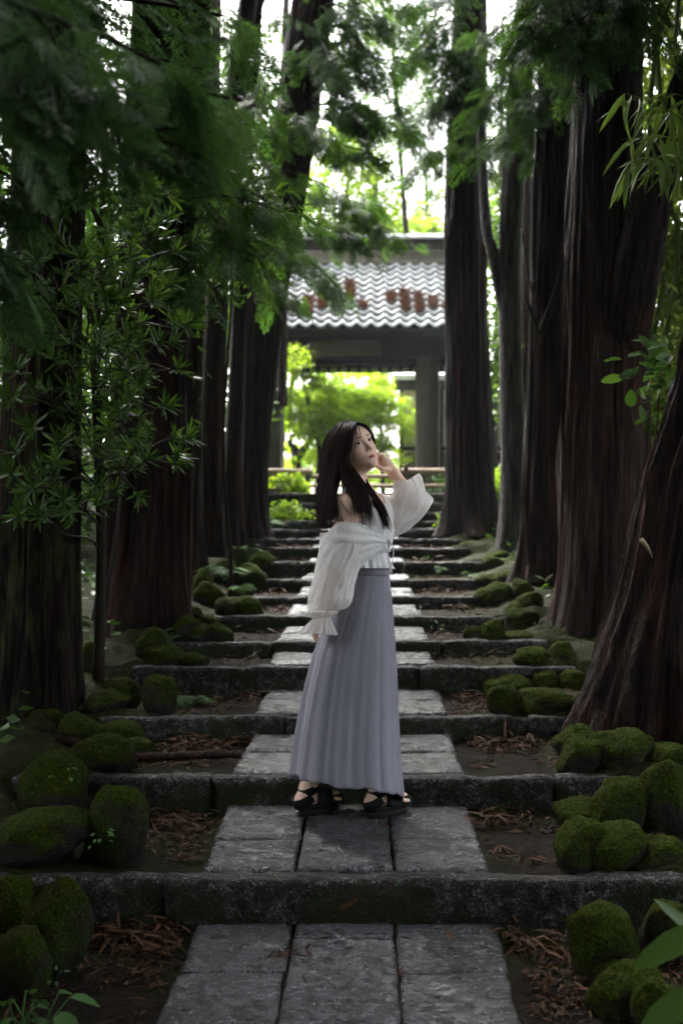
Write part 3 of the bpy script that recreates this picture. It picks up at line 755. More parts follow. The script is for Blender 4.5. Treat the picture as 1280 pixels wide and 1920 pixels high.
# slim pole trunks and the near cypress whose boughs hang into the top left corner
tree('N1', 'cypress_tree', 'cypress at the left whose blurred boughs hang into the top corner', 'tree',
     [(-520, 1900, 2.9, 300), (-520, 900, 2.9, 270), (-510, 0, 2.9, 230)], 'bark', seed=57, group='cypress trees', flare=.4, seg=40, top=7.5)
tree('B1', 'far_trunk', 'thin dark trunk against white sky at the top left', 'tree', [(400, 900, 15, 30), (398, 400, 15, 26), (402, -60, 15, 26)], 'bark', seed=61, group='slim trunks further back', flare=.3, seg=24)
tree('B2', 'far_trunk', 'forked slim trunk in the white gap left of the leaning cedar top', 'tree', [(452, 800, 16, 30), (458, 300, 16, 30), (470, -60, 16, 26)], 'bark', seed=63, group='slim trunks further back', flare=.3, seg=24)
P = spline([at(476, 45, 16), at(488, 15, 16), at(505, -30, 16)], 8); obj('fork_limb', branch_mesh(P, .05, .04, 8), M['bark'], TREES['B2']['root'])
tree('B3', 'far_trunk', 'thin pole trunk touching the leaning cedar near the top', 'tree', [(530, 760, 17, 16), (532, 300, 17, 14), (537, -60, 17, 12)], 'bark', seed=65, group='slim trunks further back', flare=.3, seg=20)
tree('B4', 'far_trunk', 'slim trunk behind the grey forked tree, high on the right', 'tree', [(985, 980, 14, 30), (985, 400, 14, 26), (978, -60, 14, 22)], 'bark', seed=67, group='slim trunks further back', flare=.3, seg=24)

# ------------------------------------------------------------------ boughs seen in the picture: (tree, start px py d, end px py d, sprays, spread, spray length, templates)
def bough(key, p0, p1, n, spread, L, tm, sag=0.08, droop=0.35, r0=0.018, t0=0.12):
    T_ = TREES[key]; a = at(*p0); b = at(*p1); P = wander(a, b, 12, sag, 0.03)
    obj('branch', branch_mesh(P, r0, 0.004, 6), M['twig'], T_['root'])
    for i in range(3):           # side twigs
        q = P[4 + i * 2]; e = q + (P[-1] - P[0]) * rng.uniform(.15, .3) + np.array([rng.uniform(-.2, .2), rng.uniform(-.3, .3), rng.uniform(-.25, .05)]) * spread * 2
        obj('twig', branch_mesh(wander(q, e, 7, 0, .02), r0 * .5, .003, 5), M['twig'], T_['root'])
        sprays_along(T_['fol'], wander(q, e, 7, 0, .02), n // 6, spread * .5, L, tm, droop, 0.2)
    sprays_along(T_['fol'], P, n // 2, spread, L, tm, droop, t0)

NEAR = [((-260, 60, 2.5), (430, 185, 2.35)), ((-260, 10, 2.4), (300, 120, 2.1)), ((-240, 120, 2.3), (345, 275, 2.3)), ((-240, -40, 2.6), (420, 30, 2.7)),
        ((-200, 140, 2.1), (190, 190, 1.9)), ((-220, 170, 2.5), (270, 300, 2.5)), ((-180, -60, 2.0), (130, 50, 1.8)), ((-250, 250, 2.6), (60, 360, 2.6)), ((-220, 400, 2.7), (50, 520, 2.7)), ((-220, -60, 2.9), (330, -10, 2.9)), ((-230, 90, 2.8), (380, 130, 2.8))]
for a, b in NEAR: bough('N1', a, b, 48, 0.20, 0.17, T_SPRAY, 0.05, 0.3)
MIDB = [('L2', (300, 330, 7.4), (560, 400, 6.6), 60), ('L2', (305, 300, 7.4), (470, 480, 6.6), 50), ('L2', (300, 250, 7.4), (200, 420, 6.6), 50), ('L2', (300, 380, 7.4), (380, 560, 6.8), 40),
        ('L2', (305, 140, 7.4), (470, 240, 6.9), 40), ('L2', (300, 200, 7.4), (420, 330, 6.6), 50), ('L2', (300, 420, 7.4), (550, 480, 7.0), 40),
        ('L4', (420, 300, 9.9), (560, 330, 9.0), 40), ('L4', (415, 380, 9.9), (540, 470, 9.2), 50), ('L4', (430, 200, 9.9), (620, 250, 9.2), 60), ('L4', (425, 480, 9.9), (560, 560, 9.5), 40),
        ('L6', (545, 250, 11.6), (730, 310, 10.6), 70), ('L6', (520, 400, 11.6), (690, 470, 10.8), 70), ('L6', (525, 380, 11.6), (760, 440, 11.0), 70), ('L6', (515, 450, 11.6), (640, 545, 10.8), 60), ('L6', (550, 200, 11.6), (760, 230, 10.8), 70),
        ('L6', (530, 330, 11.6), (700, 400, 11.2), 60), ('L6', (560, 140, 11.6), (720, 130, 11.0), 40), ('L6', (575, 60, 11.6), (760, 60, 11.0), 40),
        ('R1', (870, 260, 12.6), (760, 330, 12.0), 50), ('R1', (872, 200, 12.6), (740, 210, 12.0), 50), ('R1', (876, 120, 12.6), (720, 90, 12.0), 40), ('R1', (880, 60, 12.6), (700, 20, 12.2), 40),
        ('R1', (872, 300, 12.6), (900, 250, 12.0), 40), ('R1', (876, 100, 12.6), (880, 200, 12.0), 60), ('R1', (876, 60, 12.6), (850, 150, 12.0), 50), ('R1', (870, 300, 12.6), (800, 290, 12.1), 40),
        ('L6', (585, 20, 11.6), (690, 40, 10.6), 40), ('L6', (580, 60, 11.6), (640, 150, 10.4), 50), ('L6', (570, 130, 11.6), (660, 200, 10.4), 50), ('L6', (555, 170, 11.6), (470, 90, 10.8), 50), ('L6', (560, 150, 11.6), (450, 170, 10.8), 50), ('L6', (575, 50, 11.6), (500, 40, 11), 30),
        ('R1', (878, 40, 12.6), (780, 120, 11.6), 50), ('R1', (878, 80, 12.6), (800, 180, 11.8), 50), ('R1', (876, 160, 12.6), (800, 240, 11.8), 50), ('R1', (880, -20, 12.6), (760, 10, 11.8), 50), ('R1', (874, 220, 12.6), (930, 330, 12.0), 40), ('R1', (876, 150, 12.6), (930, 200, 12.0), 40),
        ('L6', (590, -20, 11.6), (720, 30, 11.0), 50), ('L6', (585, 10, 11.6), (700, 110, 10.8), 50), ('L6', (570, 110, 11.6), (740, 170, 11.0), 60), ('L6', (560, 180, 11.6), (700, 260, 10.8), 60), ('L6', (600, -40, 11.6), (800, 20, 11.4), 50), ('L6', (575, 90, 11.6), (780, 130, 11.2), 50), ('L6', (565, 160, 11.6), (800, 270, 11.2), 50),
        ('R1', (880, -40, 12.6), (820, 60, 11.8), 50), ('R1', (878, 20, 12.6), (730, 150, 11.8), 60), ('R1', (876, 130, 12.6), (770, 270, 11.8), 60), ('R1', (876, 90, 12.6), (940, 110, 12), 40),
        ('L4', (450, 20, 9.9), (400, 60, 9.4), 40), ('L4', (435, 180, 9.9), (520, 260, 9.2), 40),
        ('R2', (965, 220, 11), (1030, 290, 10.4), 40), ('R2', (970, 150, 11), (900, 210, 10.4), 40), ('R2', (980, 60, 11), (900, 60, 10.6), 40), ('R2', (975, 120, 11), (1010, 200, 10.4), 40),
        ('R3', (1045, 150, 9.3), (960, 230, 8.6), 50), ('R3', (1045, 80, 9.3), (950, 120, 8.8), 60), ('R3', (1045, 60, 9.3), (1080, 120, 8.6), 40), ('R3', (1042, 200, 9.3), (890, 290, 8.8), 40), ('R3', (1045, 20, 9.3), (980, 30, 8.8), 50),
        ('R4', (1130, 40, 7.2), (1040, 70, 6.4), 50), ('R4', (1135, -30, 7.2), (1090, 130, 6.3), 50), ('R4', (1140, -60, 7.2), (1210, 60, 6.4), 50), ('R4', (1120, 0, 7.2), (980, 60, 6.6), 60), ('R4', (1130, -40, 7.2), (1000, -10, 6.4), 50), ('R4', (1140, -20, 7.2), (1170, 20, 6.4), 40)]
for key, a, b, n in MIDB: bough(key, a, b, int(n * 1.7), 0.42, 0.22, T_SPRAY_MID, 0.1, 0.35, 0.014, 0.2)

# crowns above the frame
for key, nb, z0, z1, reach, per, bias in (('L1', 18, 5.6, 10, 2.4, 60, (.2, -.2)), ('L2', 16, 6.6, 11, 2.6, 60, (.2, -.3)), ('R4', 16, 6.6, 11, 2.6, 60, (-.2, -.3)), ('R6', 18, 5.4, 10, 2.6, 60, (-.3, -.2)),
                                          ('L6', 9, 9, 12, 2.2, 45, (0, 0)), ('R3', 10, 7.8, 11, 2.2, 45, (0, 0)), ('R1', 8, 9.5, 12, 2.0, 45, (0, 0)), ('L4', 8, 8, 11, 1.8, 40, (0, 0)), ('N1', 10, 6.0, 9, 2.2, 50, (-.2, 0))):
    T_ = TREES[key]; C = T_['C']
    crown_sprays(T_['fol'], C, z0, max(z1, z0 + 2), nb, reach, int(per * 1.7), 0.62, T_['root'], bias)
# the wood goes on behind and beside the camera: cedars added to shade the foreground
for i, (x, y, lab) in enumerate(((2.9, 1.2, 'added shade cedar beside the camera on the right, out of frame'), (-3.4, .2, 'added shade cedar beside the camera on the left, out of frame'), (2.4, -2.6, 'added shade cedar behind the camera, right of the path'), (-2.3, -3.0, 'added shade cedar behind the camera, left of the path'),
                                 (4.6, 3.6, 'added shade cedar far right of the first steps'), (-4.8, 3.4, 'added shade cedar far left of the first steps'), (.6, -6.5, 'added shade cedar furthest behind the camera'), (5.6, -1.5, 'outermost added shade cedar behind on the right'), (-5.6, -1.8, 'outermost added shade cedar behind on the left'), (1.9, -.6, 'added shade cedar just behind the camera on the right'), (-1.8, -.9, 'added shade cedar just behind the camera on the left'), (4.4, 6.4, 'added shade cedar hidden behind the buttressed right trunk'), (-4.3, 6.0, 'added shade cedar hidden behind the nearest left trunk'), (4.0, -5.0, 'added shade cedar at the back on the right'), (-4.0, -5.0, 'added shade cedar at the back on the left'), (-6.4, 7.5, 'outer added shade cedar left of the middle steps'), (-6.8, 11.5, 'outer added shade cedar left of the upper steps'), (6.6, 9.0, 'outer added shade cedar right of the middle steps'))):
    k = f'S{i}'; z = float(ramp_z(y))
    P4 = np.array([(x, y, z - .1, .24), (x + .05, y, 3, .2), (x + .1, y, 7, .17), (x, y, 12, .1)]); C = spline(P4, 40)
    root = empty('cedar_tree', (x, y, z), lab, 'tree', 'cedar trees lining the path'); V_, Q_ = tube_np(C[:, :3], C[:, 3], 20); obj('trunk', mesh_np('trunk', V_, Q_), M['bark'], root)
    TREES[k] = dict(root=root, C=C, fol=Fol(), name='cedar_tree')
    crown_sprays(TREES[k]['fol'], C, 3.4 if y < 1 else 5.4, 11.5, 30, 2.8, 80, 0.8, root)
for key, T_ in TREES.items():
    if T_['fol'].n: obj('crown', T_['fol'].mesh('crown'), M['cedar_near' if key == 'N1' else 'cedar_leaf'], T_['root'], kind='stuff')

# ------------------------------------------------------------------ temple gate
GD = 20.0                      # distance of the gate's posts
LZ = SZ[-1] + 0.02             # landing height
gate = empty('temple_gate', (-0.2, GD, LZ), 'wooden temple gate with grey tiled roof at the top of the steps', 'gate')
def gx(px, d=GD): return CX + (px - VX) * d / F
def gz(py, d=GD): return CZ - (py - VY) * d / F
def gbox(name, x0, x1, y0, y1, z0, z1, mat, parent=None, bev=0.01):
    return obj(name, MB().box(((x0 + x1) / 2, (y0 + y1) / 2, (z0 + z1) / 2), (x1 - x0, y1 - y0, z1 - z0), bev=bev).mesh(name), M[mat], parent or gate)
gbox('post', gx(779), gx(822), GD - .2, GD + .2, LZ - .1, gz(640), 'wood_grey')
gbox('post', gx(488), gx(528), GD - .2, GD + .2, LZ - .1, gz(640), 'wood_grey')
gbox('rear_post', gx(796, 21.6), gx(814, 21.6), 21.5, 21.75, LZ - .1, gz(640), 'wood_dark')
gbox('rear_post', gx(520, 21.6), gx(532, 21.6), 21.5, 21.75, LZ - .1, gz(640), 'wood_grey')
gbox('lintel', -2.9, 2.5, GD - .24, GD + .24, gz(672), gz(632), 'wood_dark')
gbox('tie_beam', -2.9, 2.5, GD - .14, GD + .14, gz(684), gz(675.5), 'wood_dark')
gbox('head_beam', -2.95, 2.55, GD - .3, GD + .3, gz(629), gz(604), 'wood_dark')
pl = gbox('name_board', gx(583, 19.7), gx(713, 19.7), 19.66, 19.72, gz(669, 19.7), gz(639, 19.7), 'wood_tan')
gbox('frame_rail', gx(580, 19.7), gx(716, 19.7), 19.63, 19.70, gz(639, 19.7) + .003, gz(635, 19.7), 'wood_dark', pl)
gbox('frame_rail', gx(580, 19.7), gx(716, 19.7), 19.63, 19.70, gz(673, 19.7), gz(669, 19.7) - .003, 'wood_dark', pl)
# rear beam with hanging rafter ends
gbox('rear_beam', -2.9, 2.5, 21.45, 21.8, gz(672, 21.6), gz(650, 21.6), 'wood_dark')
gbox('rear_board', -2.9, 2.5, 21.9, 21.94, gz(690, 21.9), gz(674, 21.9), 'wood_tan')
for i in range(24):
    x = -2.75 + i * 0.225
    gbox('rafter_end', x, x + .075, 21.75, 21.89, gz(697, 21.8), gz(668, 21.8), 'wood_dark', bev=.005)
# roof: front and back slopes, pantiles laid one by one on the front
E0, E1 = np.array([18.75, gz(613, 18.75)]), np.array([21.1, gz(494, 21.1)])       # eave and ridge in (y, z)
RX0, RX1 = -2.75, gx(912, 18.9)
sl = E1 - E0; SL = np.linalg.norm(sl); su = sl / SL; sn = np.array([-su[1], su[0]])
def roof_pt(x, s, h): return np.array([x, E0[0] + su[0] * s + sn[0] * h, E0[1] + su[1] * s + sn[1] * h])
def slope_quad(h0, h1, s0, s1, x0, x1, back=False):
    V = [roof_pt(x, s, h) for h in (h0, h1) for (x, s) in ((x0, s0), (x1, s0), (x1, s1), (x0, s1))]
    V = np.array(V)
    if back: V[:, 1] = 2 * E1[0] - V[:, 1]
    return MB().add(V, [[0, 3, 2, 1], [4, 5, 6, 7], [0, 1, 5, 4], [1, 2, 6, 5], [2, 3, 7, 6], [3, 0, 4, 7]])
rb = slope_quad(-.10, -.03, -.02, SL, RX0, RX1)
roof = obj('roof', rb.mesh('roof'), M['wood_dark'], gate)
obj('rear_slope', slope_quad(-.10, .02, -.02, SL - .02, RX0, RX1, True).mesh('rear'), M['tile'], roof)
for i in range(19):                                        # rafters under the front eave
    x = RX0 + .12 + i * (RX1 - RX0 - .24) / 18
    obj('rafter', slope_quad(-.20, -.104, .06, SL - .3, x - .035, x + .035).mesh('rafter'), M['wood_dark'], roof)
obj('eave_board', slope_quad(-.17, .0, -.055, -.022, RX0, RX1).mesh('eave'), M['wood_dark'], roof)
TW = 0.27; NC = int((RX1 - RX0) / TW); NR = 11; TL = SL / NR
def pantile():
    n = 9; u = np.linspace(0, 1, n)
    prof = 0.5 * np.cos(u * 2 * np.pi) ** 1 * 0.055 + 0.03 * np.exp(-((u - 0.0) / .16) ** 2) + 0.03 * np.exp(-((u - 1.0) / .16) ** 2)
    V = []
    for s, lift in ((0, .055), (TL * 1.12, 0.0)):
        for top in (1, 0):
            for k in range(n): V.append((u[k] * TW * 1.0, s, prof[k] + lift - (0 if top else .028)))
    V = np.array(V); q = []
    for k in range(n - 1):
        q += [[k, k + 1, 2 * n + k + 1, 2 * n + k], [n + k + 1, n + k, 3 * n + k, 3 * n + k + 1], [k + 1, k, n + k, n + k + 1]]
    q += [[0, 2 * n, 3 * n, n], [n - 1, 2 * n - 1, 4 * n - 1, 3 * n - 1]]
    return V, np.array(q)
tv, tq = pantile(); tile_me = mesh_np('roof_tile', tv, tq); tile_me.materials.append(M['tile'])
for r_ in range(NR):
    for c_ in range(NC):
        o = obj('roof_tile', tile_me, None, None)
        p = roof_pt(RX0 + c_ * TW + rng.uniform(-.006, .006), r_ * TL - .06, .0 + rng.uniform(0, .006))
        Rm = Matrix(((1, 0, 0), (0, su[0], sn[0]), (0, su[1], sn[1]))).to_4x4()
        o.matrix_basis = Matrix.Translation(Vector(p)) @ Rm @ Matrix.Rotation(rng.uniform(-.02, .02), 4, 'Z')
        place(o, roof)
rz0 = E1[1]
obj('ridge', MB().box(((RX0 + RX1) / 2, E1[0], rz0 + .10), (RX1 - RX0 + .1, .34, .28), bev=.02).mesh('ridge'), M['wood_grey'], roof)
obj('ridge_course', MB().box(((RX0 + RX1) / 2, E1[0], rz0 + .36), (RX1 - RX0 + .14, .42, .22), bev=.03).mesh('ridge'), M['wood_dark'], roof)
nn = 24; aa = np.linspace(0, np.pi, 9); Vr = np.array([(x, E1[0] + .27 * math.cos(a), rz0 + .475 + .13 * math.sin(a)) for x in np.linspace(RX0 - .1, RX1 + .1, nn) for a in aa])
obj('ridge_cap', mesh_np('cap', Vr, grid_quads(nn, 9)), M['tile'], roof)
obj('gable_board', slope_quad(-.24, .05, -.05, SL, RX1 + .004, RX1 + .05).mesh('gable'), M['plaster'], roof)
obj('gable_board', slope_quad(-.24, .05, -.05, SL, RX0 - .05, RX0 - .004).mesh('gable'), M['plaster'], roof)
# brown needles and leaves caught in the troughs of the tiles
fl = Fol()
for c_ in range(NC):
    if rng.random() < .12: continue
    r0 = rng.uniform(1.2, 4.2); r1 = r0 + rng.uniform(.6, 3.6)
    n = int(190 * (r1 - r0)); s = rng.uniform(r0, r1, n) * TL; x = RX0 + (c_ + .5) * TW + rng.normal(size=n) * .045
    pos = np.array([roof_pt(a, b, .055 + rng.uniform(-.01, .03)) for a, b in zip(x, s)])
    fl.put(T_LITE_N, pos, frame_mats(rand_dirs(n, 0, .5), rand_dirs(n, 1.0)), rng.uniform(.06, .15, n))
obj('roof_litter', fl.mesh('litter'), M['roof_litter'], None, label='brown needles and leaves lying in the troughs of the roof tiles', cat='leaf litter', kind='stuff')

# ------------------------------------------------------------------ hall behind the gate
HD = 26.0
hall = empty('temple_hall', (gx(870, HD), HD, LZ), 'cream walled timber hall behind the gate, right side', 'building')
def hx(p): return gx(p, HD)
def hz(p): return gz(p, HD)
gbox('wall', hx(748), hx(1120), HD, HD + .3, LZ - .1, hz(716), 'plaster', hall)
for a, b in ((748, 756), (822, 830), (905, 913), (960, 968), (1040, 1050)): gbox('post', hx(a), hx(b), HD - .12, HD - .01, LZ - .1, hz(716), 'wood_dark', hall)
for a, b in ((716, 733), (838, 846)): gbox('rail', hx(746), hx(1120), HD - .16, HD - .122, hz(b), hz(a), 'wood_dark', hall)
for x0, x1 in ((757, 788), (789, 821), (831, 867), (868, 904), (914, 959)):
    gbox('wainscot_panel', hx(x0), hx(x1), HD - .08, HD - .02, LZ - .05, hz(848), 'wood_grey' if x0 < 800 else 'wood_dark', hall)
gbox('roof_slab', hx(735), hx(1140), HD - .35, HD + 1.6, hz(716) + .004, hz(706), 'tile', hall)

# ------------------------------------------------------------------ bamboo rail across the top of the steps
fence = empty('bamboo_rail', (0, 16.9, LZ), 'low barrier of brown bamboo poles across the top of the steps', 'fence')
def pole(name, a, b, r, mat='bamboo', nodes=True, par=fence):
    a, b = np.asarray(a, float), np.asarray(b, float); L = np.linalg.norm(b - a); n = max(3, int(L / .3)); P = []; Rr = []
    for k in range(n + 1):
        f = k / n
        for e, q in ((-.012, 1.0), (0, 1.09), (.012, 1.0)):
            g = f + e / L
            if 0 <= g <= 1: P.append(a + (b - a) * g); Rr.append(r * (q if nodes and 0 < k < n else 1))
    return obj(name, MB().tube(np.array(P), np.array(Rr), 12).mesh(name, True), M[mat], par)
pole('rail', at(486, 884, 16.8), at(586, 885, 16.8), .056); pole('rail', at(752, 883, 16.8), at(962, 884, 16.8), .05)
pole('rail', at(480, 911, 16.95), at(965, 911, 16.95), .032); pole('rail', at(570, 893, 17.1), at(760, 893, 17.1), .04)
for x in (540, 577, 757, 792, 850, 940):
    p = at(x, 880, 17.0); pole('post', (p[0], p[1], LZ - .1), (p[0], p[1], p[2] + (.02 if x != 757 else .06)), .035, 'wood_dark', False)
p = at(762, 873, 16.7); obj('rope_knot', MB().tube(np.array([p - [.02, 0, .09], p, p + [.01, 0, .05]]), [.03, .04, .02], 8).mesh('knot', True), M['wood_dark'], fence)

# ------------------------------------------------------------------ trees and shrubs behind
def bush(name, label, cat, c, rad, n, size, mat, tmpl, clumps=36, csize=.26, layered=.4, trunk_pts=None, tr=.08, group=None, droop=0.0, shell=.45):
    c = np.asarray(c, float); b = c.copy(); b[2] = float(ground_z(np.array([c[0]]), np.array([c[1]]))[0])
    if trunk_pts: b = np.asarray(trunk_pts[0][0], float)
    root = empty(name, b, label, cat, group)
    f = Fol(); cloud(f, c, rad, n, size, tmpl, clumps, csize, layered, shell, droop=droop)
    obj('crown', f.mesh('crown'), M[mat], root, kind='stuff')
    if trunk_pts:
        for pts in trunk_pts:
            P = spline(pts, 14) + np.sin(np.linspace(0, 5, 14))[:, None] * rng.normal(size=3) * tr * .4
            obj('trunk', branch_mesh(P, tr, tr * .45, 8), M['bark'], root)
    else:
        obj('trunk', branch_mesh(wander(b - [0, 0, .05], c + [0, 0, rad[2] * .3], 10, 0, .06), tr, tr * .4, 8), M['bark'], root)
    return root
c = at(650, 790, 25); base = at(560, 905, 24.6); base[2] = LZ
bush('maple_tree', 'bright yellow-green maple seen through the gate opening behind her head', 'tree', c, (1.75, 1.5, 1.5), 15000, .13, 'maple', T_STAR, 110, .15, .75, [[base, at(553, 850, 24.6), at(545, 825, 24.7), at(590, 770, 24.8)], [at(555, 860, 24.6), at(590, 815, 24.7), at(640, 750, 25)]], .11)
for i, (px, py, d, rx, rz) in enumerate(((545, 890, 28, 1.0, .9), (650, 890, 29, 1.1, 1.0), (745, 885, 30, 1.0, .8))):
    bush('garden_shrub', 'light green rounded shrub far behind the gate, ' + ('left', 'middle', 'right')[i] + ' of the opening', 'shrub', at(px, py, d), (rx, .8, rz), 2600, .13, 'maple_mid', T_LITE, 40, .2, .4, None, .04, 'garden shrubs behind the gate')
c = at(575, 745, 23.6); base = at(590, 905, 24); base[2] = LZ
bush('maple_tree', 'green maple branches hanging inside the left half of the gate opening', 'tree', c, (.95, .8, 1.1), 3600, .12, 'maple_mid', T_STAR, 40, .2, .75, [[base, at(598, 850, 23.9), at(585, 790, 23.7), at(570, 720, 23.6)]], .07)
c = at(710, 715, 27); base = at(720, 900, 27); base[2] = LZ
bush('maple_tree', 'maple sprays against the white sky, right half of the gate opening', 'tree', c, (1.0, .8, .75), 1800, .13, 'maple', T_STAR, 26, .2, .7, [[base, at(715, 800, 27), at(705, 720, 27)]], .07)
c = at(645, 385, 25); base = at(600, 900, 26); base[2] = LZ
bush('broadleaf_tree', 'sunlit yellow-green tree rising behind the gate roof, left', 'tree', c, (1.75, 1.6, 2.3), 9000, .15, 'maple_mid', T_LITE, 90, .17, .6, [[base, at(610, 600, 25.6), at(630, 480, 25.2), at(650, 330, 25)], [at(620, 540, 25.4), at(690, 420, 25.2), at(710, 340, 25)]], .14)
c = at(455, 230, 19); base = at(440, 900, 19); base[2] = LZ
bush('broadleaf_tree', 'leafy treetop in the gap left of the leaning cedar', 'tree', c, (1.3, 1.2, 1.7), 4200, .15, 'broad_mid', T_LITE, 50, .2, .5, [[base, at(445, 600, 19), at(455, 250, 19)]], .1)
for (px, py, d, rx, rz, n, lab) in ((735, 150, 23, 1.5, 2.2, 5200, 'fine leaved tall tree filling the gap above the gate'), (940, 180, 24, 1.2, 2.4, 3200, 'tall thin tree in the gap right of the dark cedar'), (660, 60, 27, 1.5, 1.6, 3200, 'distant treetop right of the leaning cedar top')):
    c = at(px, py, d); base = at({735: 802, 940: 925, 660: 505}[px], 900, d); base[2] = LZ
    bush('conifer_tree', lab, 'tree', c, (rx, rx, rz), n, .16, 'far_leaf', T_LITE_N, 90, .16, .7, [[base, (base + c) / 2, c + [0, 0, rz * .8]]], .1, 'tall trees beyond the gate')
c = at(800, 385, 42); base = at(800, 900, 42); base[2] = LZ
bush('pine_tree', 'pale hazy pine in the white sky above the gate ridge', 'tree', c, (2.0, 1.6, 1.8), 2600, .3, 'far_leaf', T_LITE_N, 26, .2, .8, [[base, at(805, 600, 42), at(795, 330, 42)]], .16)
c = at(790, 455, 34); base = at(780, 900, 34); base[2] = LZ
bush('broadleaf_tree', 'light green treetop just above the gate ridge', 'tree', c, (1.6, 1.2, .9), 2500, .2, 'maple_mid', T_LITE, 30, .2, .6, [[base, at(785, 600, 34), at(790, 440, 34)]], .12)
c = at(935, 430, 30); base = at(940, 900, 30); base[2] = LZ
bush('broadleaf_tree', 'light green tree between the gate and the grey forked trunk', 'tree', c, (1.0, 1.0, 2.0), 2600, .18, 'maple_mid', T_LITE, 30, .2, .5, [[base, at(938, 600, 30), at(935, 400, 30)]], .12)
for (px, py, d, rx, rz, n, mat, lab) in (
    (440, 740, 15.0, .5, 1.7, 1500, 'broad_mid', 'yellow-green undergrowth between the slim left trunks'),
    (415, 480, 16.5, .6, 1.4, 1300, 'broad_mid', 'green leaves high between the slim left trunks'),
    (928, 560, 16.5, .32, 1.5, 1100, 'broad_mid', 'green leaves in the slit right of the dark cedar'),
    (912, 668, 13.6, .28, .5, 420, 'broad_mid', 'fresh green shrub leaves beside the dark cedar before the gate'),
    (1000, 640, 14.5, .45, 2.0, 1700, 'broad_mid', 'tall green shrub glimpsed between the grey and brown right trunks'),
    (1000, 420, 16, .7, 1.6, 1500, 'broad_dark', 'dark leafy crown behind the grey forked tree'),
    (925, 905, 15.5, .35, .25, 300, 'maple_mid', 'small bright plant right of the dark cedar base'),
    (545, 905, 16.4, .28, .18, 360, 'maple', 'bright low plant behind the left bamboo pole'),
    (535, 965, 14.3, .30, .17, 420, 'maple_mid', 'small bright green plant on the upper steps, left'),
    (842, 985, 13.5, .14, .09, 160, 'maple_mid', 'tiny bright plant at the foot of the dark cedar'),
    (548, 672, 17.5, .36, .26, 420, 'maple', 'bright lance leaf sprig left of the gate beam'),
    (870, 910, 17.6, .6, .25, 600, 'broad_dark', 'dark low bush behind the right bamboo pole')):
    bush('shrub', lab, 'shrub', at(px, py, d), (rx, rx, rz), n, .10 if d < 16 else .11, mat, T_BROAD if 'lance' not in lab else T_LANCE, 16, .3, .4, None, .018, 'small shrubs round the gate')
# woods closing both sides
SIDE = [(-3.2, 10.5, 2.2, 1.5, 1.9), (-3.4, 13.5, 3.2, 1.7, 2.6), (-2.9, 16.5, 4.2, 1.4, 2.6), (-5.2, 8.5, 2.6, 1.8, 2.6), (-5.8, 12, 4.0, 2.0, 3.6), (-5.0, 17, 5.5, 2.2, 4.0), (-4.0, 6.2, 1.8, 1.2, 1.8), (-6.5, 5, 3.5, 1.8, 3.2), (-4.5, 21, 6.5, 2.0, 4.5), (-3.0, 19.5, 3.4, 1.0, 1.8), (-8, 15, 7, 2.6, 5), (-7.5, 9, 7, 2.2, 4)]
WHERE = ['left, behind the leaning brown trunk', 'left, behind the slim straight trunk', 'left, yellowish, before the gate end', 'far left behind the broad cedar', 'far left, rising behind the cedars', 'left, tall beyond the slim trunks', 'low at far left behind nearest trunk', 'at far left edge', 'left, tallest near the gate', 'left of the gate post', 'far left, highest', 'left, high behind the nearest trunk']
for (x, y, z, r_, h_), w_ in zip(SIDE, WHERE):
    bush('evergreen_tree', 'dense dark green undergrowth tree ' + w_, 'tree', (x - .5, y, z), (r_, r_, h_), int(1500 * h_), .17, 'broad_mid' if 'yellowish' in w_ or 'post' in w_ else 'broad_dark', T_LITE, 60, .2, .3, None, .07, 'undergrowth trees left of the path')
for (x, y, z, r_, h_, w_) in ((-3.0, -4.0, 2.0, 1.8, 2.2, 'behind the camera on the left'), (3.0, -4.2, 2.0, 1.8, 2.2, 'behind the camera on the right'), (0.2, -6.5, 2.4, 2.2, 2.6, 'closing the view behind the camera'), (4.2, -.5, 2.0, 1.4, 2.2, 'beside the camera on the right'), (-4.2, -.5, 2.0, 1.4, 2.2, 'beside the camera on the left')):  # unseen bushes added to block low light from behind the camera
    bush('evergreen_tree', 'added light-blocking undergrowth tree ' + w_, 'tree', (x, y, z), (r_, r_, h_), 2600, .22, 'broad_dark', T_LITE, 60, .22, .3, None, .07, 'added undergrowth behind the camera')
SIDE = [(3.6, 12, 3.0, 1.2, 2.6), (4.6, 9.5, 3.2, 1.4, 3.0), (5.2, 14, 5, 2.0, 4.2), (3.6, 17, 4.5, 1.2, 3.6), (6.5, 7, 3.4, 1.8, 3.2), (7.5, 12, 7, 2.4, 5), (4.5, 21, 6, 1.8, 4.2)]
WHERE = ['right, between the brown cedars', 'right, behind the biggest cedar', 'far right beyond the bamboo', 'right of the hall', 'at the far right edge', 'far right, highest', 'right, tallest behind the hall']
for (x, y, z, r_, h_), w_ in zip(SIDE, WHERE):
    bush('evergreen_tree', 'green undergrowth tree ' + w_, 'tree', (x, y, z), (r_, r_, h_), int(1300 * h_), .17, 'broad_mid' if y > 11 else 'broad_dark', T_LITE, 60, .2, .3, None, .07, 'undergrowth trees right of the path')
